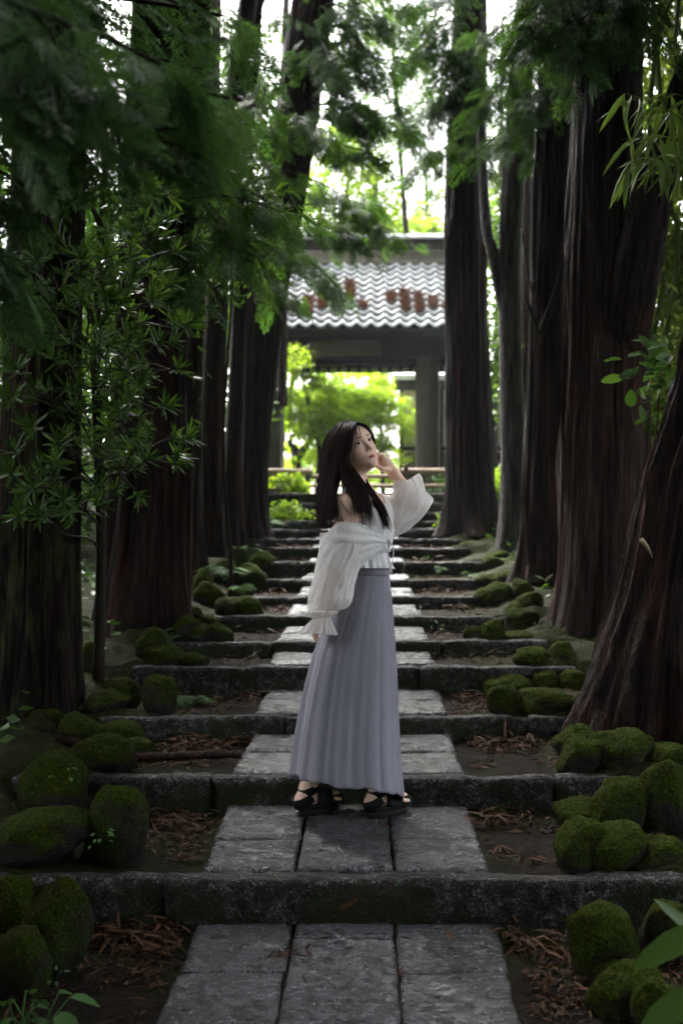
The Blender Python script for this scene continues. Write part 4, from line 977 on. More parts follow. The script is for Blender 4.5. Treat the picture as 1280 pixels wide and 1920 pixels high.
# bamboo thicket on the right
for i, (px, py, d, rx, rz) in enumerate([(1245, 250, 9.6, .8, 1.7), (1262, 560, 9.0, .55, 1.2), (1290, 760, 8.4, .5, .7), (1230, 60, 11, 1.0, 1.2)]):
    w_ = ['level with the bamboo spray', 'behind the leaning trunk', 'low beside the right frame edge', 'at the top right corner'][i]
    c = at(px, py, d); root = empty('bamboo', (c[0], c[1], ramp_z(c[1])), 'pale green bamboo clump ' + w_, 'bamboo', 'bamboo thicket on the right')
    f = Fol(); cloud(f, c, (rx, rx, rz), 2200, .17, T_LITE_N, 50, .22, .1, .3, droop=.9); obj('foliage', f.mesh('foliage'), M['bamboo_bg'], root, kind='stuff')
    for j in range(3):
        x_, y_ = c[0] + rng.uniform(-.5, .5), c[1] + rng.uniform(-.4, .4)
        P = np.array([(x_ + .04 * k * rng.uniform(-.5, .5), y_, ramp_z(c[1]) - .1 + k * .55) for k in range(14)])
        obj('culm', MB().tube(P, .022, 8).mesh('culm', True), M['bamboo_leaf'], root)
# dark glossy leaves beside the big right trunk
for (px, py, d, n, lab) in ((1240, 690, 5.9, 60, 'dark glossy broad leaves right of the leaning trunk'), (1262, 790, 6.2, 60, 'greyish broad leaves above the buttressed right trunk')):
    bush('broadleaf_shrub', lab, 'shrub', at(px, py, d), (.2, .15, .22), n, .12, 'broad_dark', T_BROAD, 14, .35, .5, None, .01, 'leafy shrubs at the right trunk')

# ------------------------------------------------------------------ lance leaved evergreen at the left, in focus
def frames_rosette(p, ax, n, L, spread=(.5, 1.05)):
    ax = norm(ax); a = rng.uniform(0, 6.3) + np.arange(n) * 2.4; e = rng.uniform(*spread, n)
    u = norm(np.cross(ax, [0.3, 0.9, 0.1])); w = np.cross(ax, u)
    D = np.cos(e)[:, None] * ax + np.sin(e)[:, None] * (np.cos(a)[:, None] * u + np.sin(a)[:, None] * w)
    pos = p - ax * rng.uniform(0, .05, n)[:, None]
    return pos, frame_mats(D, np.tile(ax, (n, 1)) + rng.normal(size=(n, 3)) * .2), L * rng.uniform(.7, 1.15, n)
lance_me = mesh_np('leaf', T_LANCE[0], T_LANCE[1], True); lance_me.materials.append(M['podo'])
bam_me = mesh_np('leaf', T_BAMBOO[0], T_BAMBOO[1], True); bam_me.materials.append(M['bamboo_leaf'])
broad_me = mesh_np('leaf', T_BROAD[0], T_BROAD[1], True); broad_me.materials.append(M['fern'])
def leaf_objs(me, pos, mats, sc, root, name='leaf', wid=None):
    for i in range(len(pos)):
        o = bpy.data.objects.new(name, me); col.objects.link(o)
        m = Matrix(mats[i].tolist()).to_4x4(); m.translation = Vector(pos[i].tolist())
        o.matrix_basis = m @ Matrix.Diagonal((sc[i], sc[i] * (wid or 1), sc[i], 1)); place(o, root)
pb = at(185, 1250, 5.9); shrub = empty('evergreen_shrub', pb, 'lance leaved evergreen shrub in focus before the left cedars', 'shrub')
stem = spline([pb - [0, 0, .1], at(190, 1000, 5.8), at(180, 700, 5.6), at(190, 450, 5.5), at(200, 250, 5.5)], 24)
obj('stem', branch_mesh(stem, .035, .015, 8), M['twig'], shrub)
TIPS = [(20, 400, 4.6), (70, 485, 4.5), (130, 370, 4.7), (200, 480, 4.7), (275, 360, 5.0), (235, 430, 4.8), (320, 530, 4.9), (300, 440, 5.2), (350, 610, 4.8), (300, 640, 4.7), (335, 690, 4.8),
        (262, 720, 4.7), (312, 760, 4.8), (352, 820, 5.0), (275, 860, 4.9), (205, 800, 4.7), (30, 690, 4.3), (100, 670, 4.4), (20, 745, 4.2), (60, 800, 4.3), (110, 830, 4.4), (20, 885, 4.2), (62, 915, 4.3),
        (118, 935, 4.4), (130, 955, 4.5), (35, 965, 4.3), (240, 640, 4.9), (180, 660, 4.6), (500, 385, 6.2), (535, 400, 6.2), (430, 340, 6.0), (60, 600, 4.4), (150, 560, 4.7), (10, 560, 4.3), (250, 520, 4.9), (330, 470, 5.2), (90, 280, 4.8), (25, 250, 4.6), (180, 220, 5.0), (290, 560, 4.9), (230, 770, 4.8), (330, 870, 5.0), (200, 560, 4.9), (150, 480, 4.8)]
fp = Fol(); budget = 300; tipsets = []
for (px, py, d) in TIPS:
    e = at(px, py, d); zz = min(e[2] - .05 + rng.uniform(-.25, .1), stem[-1, 2]); s0 = np.array([np.interp(zz, stem[:, 2], stem[:, k]) for k in range(3)])
    P = wander(s0, e, 12, .06, .03); obj('branch', branch_mesh(P, .009, .003, 5), M['twig'], shrub)
    ax = norm(P[-1] - P[-3] + np.array([0, 0, .25 * np.linalg.norm(P[-1] - P[-3])]))
    tipsets.append((d, frames_rosette(P[-1], ax, 15, .105)))
    for q in range(5):
        b = P[rng.integers(4, 11)]; sd = norm(rng.normal(size=3) * [1, .8, .35] + ax * .8 + [0, -.2, .2]); Ls = rng.uniform(.08, .24)
        t_ = b + sd * Ls; obj('twig', branch_mesh(np.array([b, (b + t_) / 2 + [0, 0, .01], t_]), .004, .002, 4), M['twig'], shrub)
        tipsets.append((d + .1 * q, frames_rosette(t_, sd + [0, 0, .2], 12, .095)))
tipsets.sort(key=lambda q: q[0])
for d, (pos, mt, sc) in tipsets:
    if budget >= len(pos): leaf_objs(lance_me, pos, mt, sc, shrub); budget -= len(pos)
    else: fp.put(T_LANCE, pos, mt, sc)
obj('foliage', fp.mesh('foliage'), M['podo'], shrub, kind='stuff')
# the same kind deeper in shade: background fill between left trunks
for i, (px, py, d, rx, rz) in enumerate([(230, 480, 8.4, .9, .8), (200, 720, 8.4, .8, .9), (430, 420, 8.6, .6, .6), (320, 330, 8.8, .8, .7), (60, 500, 7.2, .8, .8)]):
    w_ = ['above the broad left cedar base', 'between the two broad left cedars', 'before the tall leaning cedar', 'high between the left trunks', 'behind the nearest left trunk'][i]
    bush('evergreen_shrub', 'dim lance leaved foliage ' + w_, 'shrub', at(px, py, d), (rx, rx * .7, rz), 1700, .12, 'podo', T_LITE_N, 50, .2, .2, None, .02, 'lance leaved shrubs deeper in')

# ------------------------------------------------------------------ bamboo spray before the right trunk
c0 = at(1420, 420, 5.3); spr = empty('bamboo', (c0[0], c0[1], ramp_z(c0[1]) + .2), 'near bamboo spray with long drooping leaves over the right trunk', 'bamboo')
obj('culm', MB().tube(spline([(c0[0], c0[1], ramp_z(5.3) - .1), at(1400, 700, 5.3), at(1360, 300, 5.3), at(1330, 150, 5.3)], 16), .012, 8).mesh('culm', True), M['bamboo_leaf'], spr)
for bp in ([(1362, 300, 5.3), (1300, 240, 5.2), (1230, 195, 5.1), (1170, 175, 5.05)], [(1365, 320, 5.3), (1300, 275, 5.2), (1240, 255, 5.1), (1165, 262, 5.0)], [(1365, 330, 5.3), (1290, 300, 5.2), (1230, 292, 5.1), (1180, 305, 5.0)], [(1362, 250, 5.3), (1310, 200, 5.3), (1260, 175, 5.3), (1215, 190, 5.3)], [(1370, 340, 5.2), (1300, 315, 5.0), (1255, 300, 5.0), (1210, 295, 5.0)]):
    P = spline([at(*p) for p in bp], 14); obj('branch', branch_mesh(P, .004, .0015, 5), M['bamboo_leaf'], spr)
    n = 26; k = rng.integers(4, 14, n); base = P[k]
    D = norm(np.stack([rng.uniform(-.9, .35, n), rng.uniform(-.5, .4, n), rng.uniform(-1.1, -.05, n)], -1))
    leaf_objs(bam_me, base, frame_mats(D, np.tile([0, -.4, 1.0], (n, 1)) + rng.normal(size=(n, 3)) * .4), rng.uniform(.13, .25, n), spr)

# big leaves cut by the bottom right corner, small plant bottom left
pl = empty('ginger_plant', (1.25, 2.35, .0), 'long bright green leaves reaching in at the bottom right corner', 'plant')
obj('stem', branch_mesh(np.array([(1.25, 2.35, 0), (1.15, 2.35, .25), (1.06, 2.33, .5)]), .008, .005, 6), M['fern'], pl)
for (a, b, wd) in (((1330, 1775, 2.35), (1236, 1683, 2.3), .9), ((1330, 1730, 2.3), (1190, 1808, 2.2), 1.35), ((1340, 1850, 2.25), (1205, 1918, 2.15), 1.6)):
    A, B = at(*a), at(*b); D = (B - A)[None]; leaf_objs(lance_me, A[None], frame_mats(D, np.array([[0, -.7, .7]])), [np.linalg.norm(D)], pl, wid=wd * 1.3)
for o in pl.children:
    if o.name.startswith('leaf'): pass
pl = empty('ground_plant', (*at(60, 1900, 2.75)[:2], 0), 'leafy green plant in the bottom left corner', 'plant')
for i in range(26):
    a = rng.uniform(0, 6.3); b0 = at(55 + rng.uniform(-60, 50), 1905, 2.72); b0[2] = -.02; e = b0 + np.array([math.cos(a) * .08, math.sin(a) * .06, rng.uniform(.05, .13)])
    obj('stem', branch_mesh(np.array([b0, (b0 + e) / 2 + [0, 0, .02], e]), .003, .002, 4), M['fern'], pl)
    leaf_objs(broad_me, e[None], frame_mats(np.array([[math.cos(a), math.sin(a), -.35]]), np.array([[0, -.2, 1.0]])), [rng.uniform(.05, .11)], pl)

# ------------------------------------------------------------------ ferns and small plants along the steps
def fern(px, py, d, n, L, lab, name='fern'):
    b = at(px, py, d); root = empty(name, b, lab, 'fern', 'ferns along the steps')
    for i in range(n):
        a = rng.uniform(0, 6.3); l_ = L * rng.uniform(.7, 1.15); h = rng.uniform(.45, .9)
        P = spline([b - [0, 0, .02], b + np.array([math.cos(a) * l_ * .4, math.sin(a) * l_ * .4, l_ * h * .6]), b + np.array([math.cos(a) * l_, math.sin(a) * l_, l_ * h * .35])], 18)
        f = Fol(); ax = norm(np.gradient(P, axis=0)); sd = norm(np.cross(ax, [0, 0, 1.0])); V, Q = tube_np(P, np.linspace(.003, .001, 18), 4); 
        for s_ in (-1, 1):
            D = norm(sd[3:] * s_ + ax[3:] * .5 - np.array([0, 0, .2])); w = np.sin(np.linspace(.35, 3.0, 15)) * l_ * .34
            f.put(T_LANCE, P[3:], frame_mats(D, np.tile([0, 0, 1.0], (15, 1))), np.stack([w, w * .95, w], -1))
        f.add(V, np.vstack([Q[:, [0, 1, 2]], Q[:, [0, 2, 3]]]))
        obj('frond', f.mesh('frond'), M['fern'], root)
for (px, py, d, n, L, lab) in ((350, 1330, 5.75, 9, .17, 'bushy fern left of the path by the third tread'), (420, 1085, 8.9, 9, .26, 'light green fern on the left bank, mid stairs'), (350, 1205, 6.9, 7, .18, 'fern between mossy rocks, left of the fifth tread'), (345, 1255, 6.4, 6, .14, 'small fern on the left kerb end'),
                               (455, 1115, 8.2, 6, .18, 'fern beside the sixth tread, left'), (300, 1250, 6.5, 5, .16, 'drooping fern among low left rocks'), (505, 990, 12.6, 8, .3, 'fern at the upper left end of the steps'), (820, 1075, 9.4, 5, .12, 'tiny fern in the right riser'), (880, 1085, 9.0, 5, .12, 'tiny fern among the right rocks'), (470, 1040, 10.6, 6, .2, 'fern on the upper left bank'), (1105, 1385, 5.2, 5, .1, 'tiny fern behind the right boulder')):
    fern(px, py, d, n, L, lab)
for (px, py, d, n, lab) in ((185, 1590, 3.62, 12, 'seedling with small round leaves between left boulders'), (105, 1830, 3.0, 8, 'small seedling below the big left boulder'), (120, 1470, 3.85, 6, 'sprig on top of the left mossy boulder'), (640, 1090, 8.3, 5, 'tiny sprig on the riser behind her'), (820, 1180, 7.2, 8, 'tiny weeds in the riser right of her'), (560, 1062, 9.6, 8, 'little weeds on a riser left of her'), (800, 1050, 10.2, 9, 'little weeds on an upper riser, right')):
    b = at(px, py, d); root = empty('seedling', b, lab, 'seedling', 'seedlings on the stones')
    for i in range(n):
        a = rng.uniform(0, 6.3); e = b + np.array([math.cos(a) * .04, math.sin(a) * .03 - .01, rng.uniform(0, .07)])
        leaf_objs(broad_me, e[None], frame_mats(np.array([[math.cos(a), math.sin(a), -.2]]), np.array([[0, -.5, 1.0]])), [rng.uniform(.015, .03)], root)

# ------------------------------------------------------------------ litter
# low ground cover under the trees on both sides
gc = Fol(); n = 15000; x = rng.uniform(1.55, 6.5, n) * rng.choice([-1, 1], n); y = rng.uniform(1.5, 17, n)
kp = fbm(np.stack([x * 1.4, y * 1.4, x * 0], -1), 2, 91) > rng.uniform(.25, .6, n); x, y = x[kp], y[kp]; n = len(x)
gc.put(T_LITE, np.stack([x, y, ground_z(x, y) + rng.uniform(.01, .2, n) * rng.random(n)], -1), frame_mats(rand_dirs(n, .15, .4), rand_dirs(n, 1.6)), rng.uniform(.05, .13, n))
obj('ground_cover', gc.mesh('ground_cover'), M['broad_dark'], None, label='low dark leaves covering the forest floor beside the path', cat='ground cover', kind='stuff')
fl = Fol()
def strew(n, xr, yr, L, tmpl, pile=.02):
    x = rng.uniform(*xr, n); y = rng.uniform(*yr, n)
    keep = fbm(np.stack([x * 4, y * 4, x * 0], -1), 2, 77) > rng.uniform(.32, .66, n); x, y = x[keep], y[keep]; n = len(x)
    if n == 0: return
    k = np.searchsorted(SD, y, side='right'); inside = ((y - np.array([0] + SD)[k]) > .19) | (k == 0)
    x, y = x[inside], y[inside]; n = len(x)
    z = ground_z(x, y) + .006 + rng.random(n) * pile
    D = rand_dirs(n, 0, .18); fl.put(tmpl, np.stack([x, y, z], -1), frame_mats(D, norm(rng.normal(size=(n, 3)) * .35 + [0, 0, 1])), L * rng.uniform(.5, 1.3, n))
for k in range(11):
    y0 = (SD[k - 1] + .19) if k else 2.3; y1 = SD[k]
    for sg in (-1, 1):
        nn_ = int((620 if y0 < 6 else 170) * (y1 - y0))
        strew(nn_, (.56 * sg, 1.12 * sg) if sg > 0 else (-1.12, -.56), (y0, y1), .062, T_BAMBOO)
        strew(nn_ * 2, (.56 * sg, 1.35 * sg) if sg > 0 else (-1.35, -.56), (y0, y1), .035, T_LANCE, .008)
        strew(nn_, (.56 * sg, 1.35 * sg) if sg > 0 else (-1.35, -.56), (y0, y1), .03, T_LITE, .008)
        strew(int(nn_ * .5), (.55 * sg, .95 * sg) if sg > 0 else (-.95, -.55), (y1 - .25, y1), .09, T_BAMBOO, .05)
for sg in (-1, 1):
    strew(2200, (1.3, 3.0) if sg > 0 else (-3.0, -1.3), (2.5, 9), .08, T_BAMBOO)
n = 150; x = rng.uniform(-.5, .5, n); y = rng.uniform(2.5, 7.2, n); k = np.searchsorted(SD, y, side='right'); y0_ = np.array([3.4] + [d + KD for d in SD])[k]; ok = (y > y0_ + .02) | (k == 0); x, y, k, y0_ = x[ok], y[ok], k[ok], y0_[ok]; n = len(x)
edge = np.where(rng.random(n) < .6, np.sign(x) * np.where(rng.random(n) < .5, .178, .5) + rng.normal(size=n) * .02, x)      # crumbs gather along the joints
fl.put(T_LANCE, np.stack([edge, y, np.array(TZ)[k] + .014 + (y - y0_) * math.tan(R(1.8))], -1), frame_mats(rand_dirs(n, 0, .1), rand_dirs(n, 2.5)), rng.uniform(.015, .05, n))
obj('leaf_litter', fl.mesh('litter'), M['dry_leaf'], None, label='dry brown leaves strewn on the soil beside the paving', cat='leaf litter', kind='stuff')
dry_me = mesh_np('leaf', T_BAMBOO[0], T_BAMBOO[1], True); dry_me.materials.append(M['dry_leaf'])
def lying(a, b, lab, up=(0, -.3, 1)):
    A, B = at(*a), at(*b); D = (B - A)[None]; m = frame_mats(D, np.array([up])); o = bpy.data.objects.new('fallen_leaf', dry_me); col.objects.link(o)
    mm = Matrix(m[0].tolist()).to_4x4(); mm.translation = Vector(A.tolist()); L = float(np.linalg.norm(D)); o.matrix_basis = mm @ Matrix.Diagonal((L, L * 1.5, L * .6, 1)); tag(o, lab, 'leaf', 'single fallen leaves')
lying((632, 1706, 3.52), (678, 1682, 3.53), 'long tan leaf leaning on the riser below her', (0, -1, .2))
lying((705, 1543, 4.08), (735, 1550, 4.06), 'small yellowish leaf by her right-hand sandal')
lying((735, 1650, 3.53), (742, 1672, 3.52), 'brown leaf hanging on the kerb edge below her', (0, -1, .2))
lying((835, 1745, 3.4), (850, 1758, 3.3), 'dark curled leaf at the back of the lowest right slab')
fl = Fol(); b = at(535, 1790, 3.28); n = 26
fl.put(T_LANCE, b + rng.normal(size=(n, 3)) * [.025, .02, .003] + [0, 0, .012], frame_mats(rand_dirs(n, 0, .2), rand_dirs(n, 1.5)), rng.uniform(.03, .07, n))
obj('leaf_clump', fl.mesh('clump'), M['dry_leaf'], None, label='small clump of brown cedar needles on the lowest left slab', cat='leaf clump', kind='thing')
# fallen bough lying on the second tread
P = spline([at(60, 1385, 5.0), at(130, 1392, 4.95), at(230, 1415, 4.85), at(340, 1418, 4.8), at(452, 1416, 4.78)], 28); P[:, 2] += np.sin(np.linspace(0, 9, 28)) * .006
fb = obj('fallen_branch', MB().tube(P, np.linspace(.028, .019, 28) * (1 + .12 * np.sin(np.arange(28) * 1.9)), 10).mesh('branch', True), M['bark_red'], None, label='dead brown branch lying across the left end of the second tread', cat='branch')

# ------------------------------------------------------------------ the woman
DW = 4.25
def W(px, py, dd=0.0): return at(px, py, DW + dd)

def surface_nets(xs, ys, zs, S):
    ins = S < 0
    c = [ins[a:a + S.shape[0] - 1 or None, b:b + S.shape[1] - 1 or None, e:e + S.shape[2] - 1 or None] for a in (0, 1) for b in (0, 1) for e in (0, 1)]
    c = [q[:S.shape[0] - 1, :S.shape[1] - 1, :S.shape[2] - 1] for q in c]
    s = np.zeros(c[0].shape, np.int8)
    for q in c: s += q
    I, J, K = np.nonzero((s > 0) & (s < 8)); n = len(I)
    offs = [(a, b, e) for a in (0, 1) for b in (0, 1) for e in (0, 1)]
    val = np.stack([S[I + a, J + b, K + e] for a, b, e in offs], -1)
    pos = np.stack([np.stack([xs[I + a], ys[J + b], zs[K + e]], -1) for a, b, e in offs], 1)
    acc = np.zeros((n, 3)); cnt = np.zeros(n)
    for i in range(8):
        for j in range(i + 1, 8):
            if sum(abs(offs[i][k] - offs[j][k]) for k in range(3)) != 1: continue
            m = (val[:, i] < 0) != (val[:, j] < 0); t = val[m, i] / (val[m, i] - val[m, j])
            acc[m] += pos[m, i] + (pos[m, j] - pos[m, i]) * t[:, None]; cnt[m] += 1
    V = acc / cnt[:, None]
    idx = -np.ones(s.shape, np.int64); idx[I, J, K] = np.arange(n)
    Q = []
    for ax in range(3):
        d = [0, 0, 0]; d[ax] = 1
        A = ins[:S.shape[0] - d[0], :S.shape[1] - d[1], :S.shape[2] - d[2]]; B = ins[d[0]:, d[1]:, d[2]:]
        E = np.argwhere(A != B); a1, a2 = [k for k in range(3) if k != ax]
        E = E[(E[:, a1] > 0) & (E[:, a2] > 0) & (E[:, a1] < s.shape[a1]) & (E[:, a2] < s.shape[a2])]
        def cell(o1, o2):
            q = E.copy(); q[:, a1] -= o1; q[:, a2] -= o2; return idx[q[:, 0], q[:, 1], q[:, 2]]
        q = np.stack([cell(0, 0), cell(1, 0), cell(1, 1), cell(0, 1)], -1)
        fl = A[E[:, 0], E[:, 1], E[:, 2]]
        if ax == 1: fl = ~fl
        q[~fl] = q[~fl][:, ::-1]; Q.append(q)
    Q = np.vstack(Q); return V, Q[(Q >= 0).all(1)]

def axis(segs):
    out = []
    for a, b, st in segs: out.append(np.arange(a, b, st))
    return np.concatenate(out)

class SDF:
    def __init__(s, xs, ys, zs):
        s.x, s.y, s.z = xs, ys, zs; s.S = np.full((len(xs), len(ys), len(zs)), 1.0, np.float32)
    def _sub(s, lo, hi):
        sl = tuple(slice(max(int(np.searchsorted(a, l)) - 1, 0), int(np.searchsorted(a, h)) + 1) for a, l, h in zip((s.x, s.y, s.z), lo, hi))
        g = np.meshgrid(s.x[sl[0]], s.y[sl[1]], s.z[sl[2]], indexing='ij'); return sl, np.stack(g, -1)
    def _join(s, sl, d, k, sub=False):
        a = s.S[sl]; d = d.astype(np.float32)
        if sub:
            b = -d; h = np.clip(.5 - .5 * (b - a) / k, 0, 1); s.S[sl] = b + (a - b) * h + k * h * (1 - h)
        else:
            h = np.clip(.5 + .5 * (d - a) / k, 0, 1); s.S[sl] = d + (a - d) * h - k * h * (1 - h)
    def cone(s, a, b, r1, r2, k=.02):
        a, b = np.asarray(a, float), np.asarray(b, float); m = max(r1, r2) + k + .03
        sl, P = s._sub(np.minimum(a, b) - m, np.maximum(a, b) + m); ab = b - a
        t = np.clip(((P - a) @ ab) / (ab @ ab + 1e-12), 0, 1); d = np.linalg.norm(P - a - t[..., None] * ab, axis=-1) - (r1 + (r2 - r1) * t)
        s._join(sl, d, k)
    def ell(s, c, r, k=.02, Rm=None, sub=False):
        c, r = np.asarray(c, float), np.asarray(r, float); m = r.max() + k + .03
        sl, P = s._sub(c - m, c + m); q = P - c
        if Rm is not None: q = q @ Rm          # columns of Rm are the local axes
        k0 = np.linalg.norm(q / r, axis=-1); k1 = np.linalg.norm(q / (r * r), axis=-1) + 1e-9
        s._join(sl, k0 * (k0 - 1) / k1, k, sub)

# head axes: f forward, s her left, u up
yaw, roll, pitch = R(41), R(18), R(15)
f0 = np.array([math.sin(yaw), -math.cos(yaw), 0]); s0_ = np.array([math.cos(yaw), math.sin(yaw), 0]); u0 = np.array([0, 0, 1.0])
hs_ = math.cos(roll) * s0_ + math.sin(roll) * u0; hu = math.cos(roll) * u0 - math.sin(roll) * s0_
hf = math.cos(pitch) * f0 + math.sin(pitch) * hu; hu = math.cos(pitch) * hu - math.sin(pitch) * f0
HR = np.stack([hf, hs_, hu], -1); HS = 0.97
HC = W(682, 829, -.07) - HR @ np.array([.080, 0, 0]) * HS
def H(f, s, u): return HC + HR @ np.array([f, s, u]) * HS

xs_ = axis([(-.42, -.16, .006), (-.16, .40, .0028)]); zs_ = axis([(.13, .33, .0045), (.33, .90, .012), (.90, 1.22, .006), (1.22, 1.95, .0028)])
ys_ = axis([(DW - .34, DW + .30, .0032)])
B = SDF(xs_, ys_, zs_)
# torso
B.cone(W(684, 960), W(688, 1010), .085, .085, .05)
B.ell(W(682, 985), (.10, .14, .15), .05); B.ell(W(690, 1062), (.082, .112, .12), .06); B.ell(W(684, 1140), (.088, .115, .12), .06)
B.cone(W(652, 948, -.155), W(698, 942, .14), .048, .045, .05)
B.ell(W(714, 985, -.055), (.052, .055, .055), .03); B.ell(W(716, 985, .06), (.052, .055, .055), .03)
B.cone(W(669, 925, .0), W(659, 880, -.01), .050, .046, .035); B.cone(W(672, 930, 0), W(664, 900, 0), .06, .05, .03)
# legs and feet
TZ1 = TZ[1] + .022; SOLE = .042
FD = np.array([.80, .60, 0]); FEET = []
for (hx_, hy_, hip, knee, ank) in ((562, 1535, W(676, 1160, -.055), W(640, 1330, -.04), W(578, 1488, .0)), (692, 1541, W(686, 1160, .055), W(688, 1330, .03), W(700, 1490, -.02))):
    heel = at(hx_, hy_, 4.245 if hx_ < 600 else 4.215); heel[2] = TZ1 + SOLE
    ank = heel + np.array([.035, .02, .085])
    B.cone(hip, knee, .068, .052, .05); B.cone(knee, ank, .052, .034, .02)
    B.cone(ank, heel + [.01, .005, .028], .034, .028, .02); B.cone(heel + [.01, .005, .03], heel + FD * .12 + [0, 0, .028], .03, .028, .02)
    B.cone(heel + FD * .12 + [0, 0, .028], heel + FD * .185 + [0, 0, .02], .03, .022, .02)
    sd_ = np.array([-FD[1], FD[0], 0])
    for j in range(5):
        o_ = (j - 2) * .0155 * (1 if hx_ > 600 else 1); B.cone(heel + FD * .16 + sd_ * o_ + [0, 0, .016], heel + FD * (.196 - abs(j - 1.2) * .009) + sd_ * o_ * 1.1 + [0, 0, .012], .0105, .0085, .005)
    FEET.append((heel, ank))
# near arm (her right), hanging back
sh, el, wr = W(651, 950, -.165), W(628, 1072, -.19), W(603, 1155, -.165)
B.cone(sh, el, .047, .036, .035); B.cone(el, wr, .036, .023, .02)
pm = W(597, 1174, -.16); B.cone(wr, pm, .024, .03, .012)
for j in range(4):
    k0 = W(596 - 5 + j * 1.5, 1178, -.185 + j * .018); k1 = k0 + (W(594, 1196, -.16) - W(596, 1184, -.16)) * 1.0 + [0, .0, 0]; k2 = k1 + np.array([.004, .0, -.024 + .004 * abs(j - 1)])
    B.cone(k0, k1, .009, .0085, .006); B.cone(k1, k2, .0085, .007, .004)
B.cone(wr + [.012, -.01, -.02], W(606, 1177, -.19), .011, .009, .008); B.cone(W(606, 1177, -.19), W(603, 1187, -.19), .009, .0075, .004)
# far arm (her left), raised, hand curled at the jaw
sh2, el2, wr2 = W(702, 944, .14), W(779, 946, .03), W(738, 887, .05)
B.cone(sh2, el2, .042, .031, .03); B.cone(el2, wr2, .033, .0235, .02)
pm2 = W(722, 868, .045); B.cone(wr2, pm2, .0235, .026, .012); B.cone(pm2, W(715, 859, .045), .026, .022, .012)
for j in range(4):
    z_ = .012 + j * .019; L_ = (.9, 1.0, .95, .78)[j]
    a_ = W(717 - j * .5, 855 - (1.5 if j in (1, 2) else 0), z_); b_ = W(708.5, 851 + j * .8, z_ - .004); c_ = W(704, 859 + j, z_ - .006); e_ = W(707, 868 * L_ + 868 * (1 - L_), z_ - .004)
    B.cone(a_, b_, .0100, .0090, .006); B.cone(b_, c_, .0088, .0082, .004); B.cone(c_, e_, .0082, .0068, .004)
B.cone(W(727, 880, .02), W(716, 880, -.005), .0125, .0105, .010); B.cone(W(716, 880, -.005), W(708, 874, -.012), .0102, .0078, .004)
# head
B.ell(H(-.012, 0, .023), (.092, .074, .079), .03, HR); B.ell(H(.028, 0, -.028), (.058, .061, .082), .03, HR)
B.ell(H(.040, 0, -.072), (.046, .041, .040), .03, HR); B.ell(H(.076, 0, -.106), (.014, .016, .012), .02, HR)
B.ell(H(.034, 0, .033), (.056, .060, .045), .03, HR)
for q in (-1, 1):
    B.ell(H(.050, q * .037, -.030), (.028, .026, .026), .025, HR); B.ell(H(.074, q * .030, .021), (.012, .022, .008), .014, HR)
    B.ell(H(.100, q * .031, .001), (.016, .019, .0105), .010, HR, True)
    B.ell(H(.0735, q * .031, .001), (.0125, .0165, .0115), .005, HR)        # the eyeball's bulge under the lids
    B.ell(H(.0, q * .069, -.018), (.012, .008, .028), .008, HR)
B.cone(H(.084, 0, .004), H(.103, 0, -.034), .0065, .0095, .011)
for q in (-1, 1): B.ell(H(.094, q * .0115, -.0385), (.0085, .0065, .0065), .006, HR)
for q in (-1, 1): B.ell(H(.0985, q * .0065, -.0455), (.004, .0032, .0032), .003, HR, True)
B.ell(H(.084, 0, -.0645), (.0085, .0205, .0055), .006, HR); B.ell(H(.0835, 0, -.0755), (.0088, .0165, .0062), .006, HR)
B.ell(H(.0975, 0, -.0700), (.0075, .022, .0012), .003, HR, True)
V, Q = surface_nets(B.x, B.y, B.z, B.S)
body_me = mesh_np('person', V, Q)
# lips and a faint flush are the skin's own colour
L = (V - HC) @ HR / HS
def bell(c, r): return np.exp(-(((L - np.array(c)) / np.array(r)) ** 2).sum(1))
up_w = .0215 * np.ones(len(L))
mouth = (np.abs(L[:, 1]) < .0235) & (L[:, 0] > .07) & (L[:, 2] < -.0582 - 14 * L[:, 1] ** 2 + .0022 * np.exp(-((np.abs(L[:, 1]) - .006) / .005) ** 2)) & (L[:, 2] > -.0838 + 24 * L[:, 1] ** 2)
lip = np.zeros(len(L))
flush = np.clip(bell((.07, -.035, -.03), (.05, .025, .022)) + bell((.07, .035, -.03), (.05, .025, .022)) + .5 * bell((.105, 0, -.035), (.02, .012, .012)), 0, 1)
skin = np.array([.74, .50, .39]); lipc = np.array([.42, .085, .075]); fl_c = np.array([.74, .42, .33])
colr = skin + (fl_c - skin) * (flush * .55)[:, None]; colr = colr * (1 - lip[:, None]) + lipc * lip[:, None]
at_ = body_me.color_attributes.new('tint', 'FLOAT_COLOR', 'POINT'); at_.data.foreach_set('color', np.concatenate([colr, np.ones((len(V), 1))], 1).astype(np.float32).ravel())
t = NT('skin'); an = t.n('ShaderNodeAttribute'); an.attribute_name = 'tint'
t.set(color=an.outputs['Color'], rough=.45, spec=.4); t.b.inputs['Subsurface Weight'].default_value = .18; t.b.inputs['Subsurface Radius'].default_value = (.012, .005, .003); t.b.inputs['Subsurface Scale'].default_value = 1.0
person = obj('person', body_me, t.m, None, label='woman in white sheer blouse and grey skirt, hand at her jaw', cat='person')

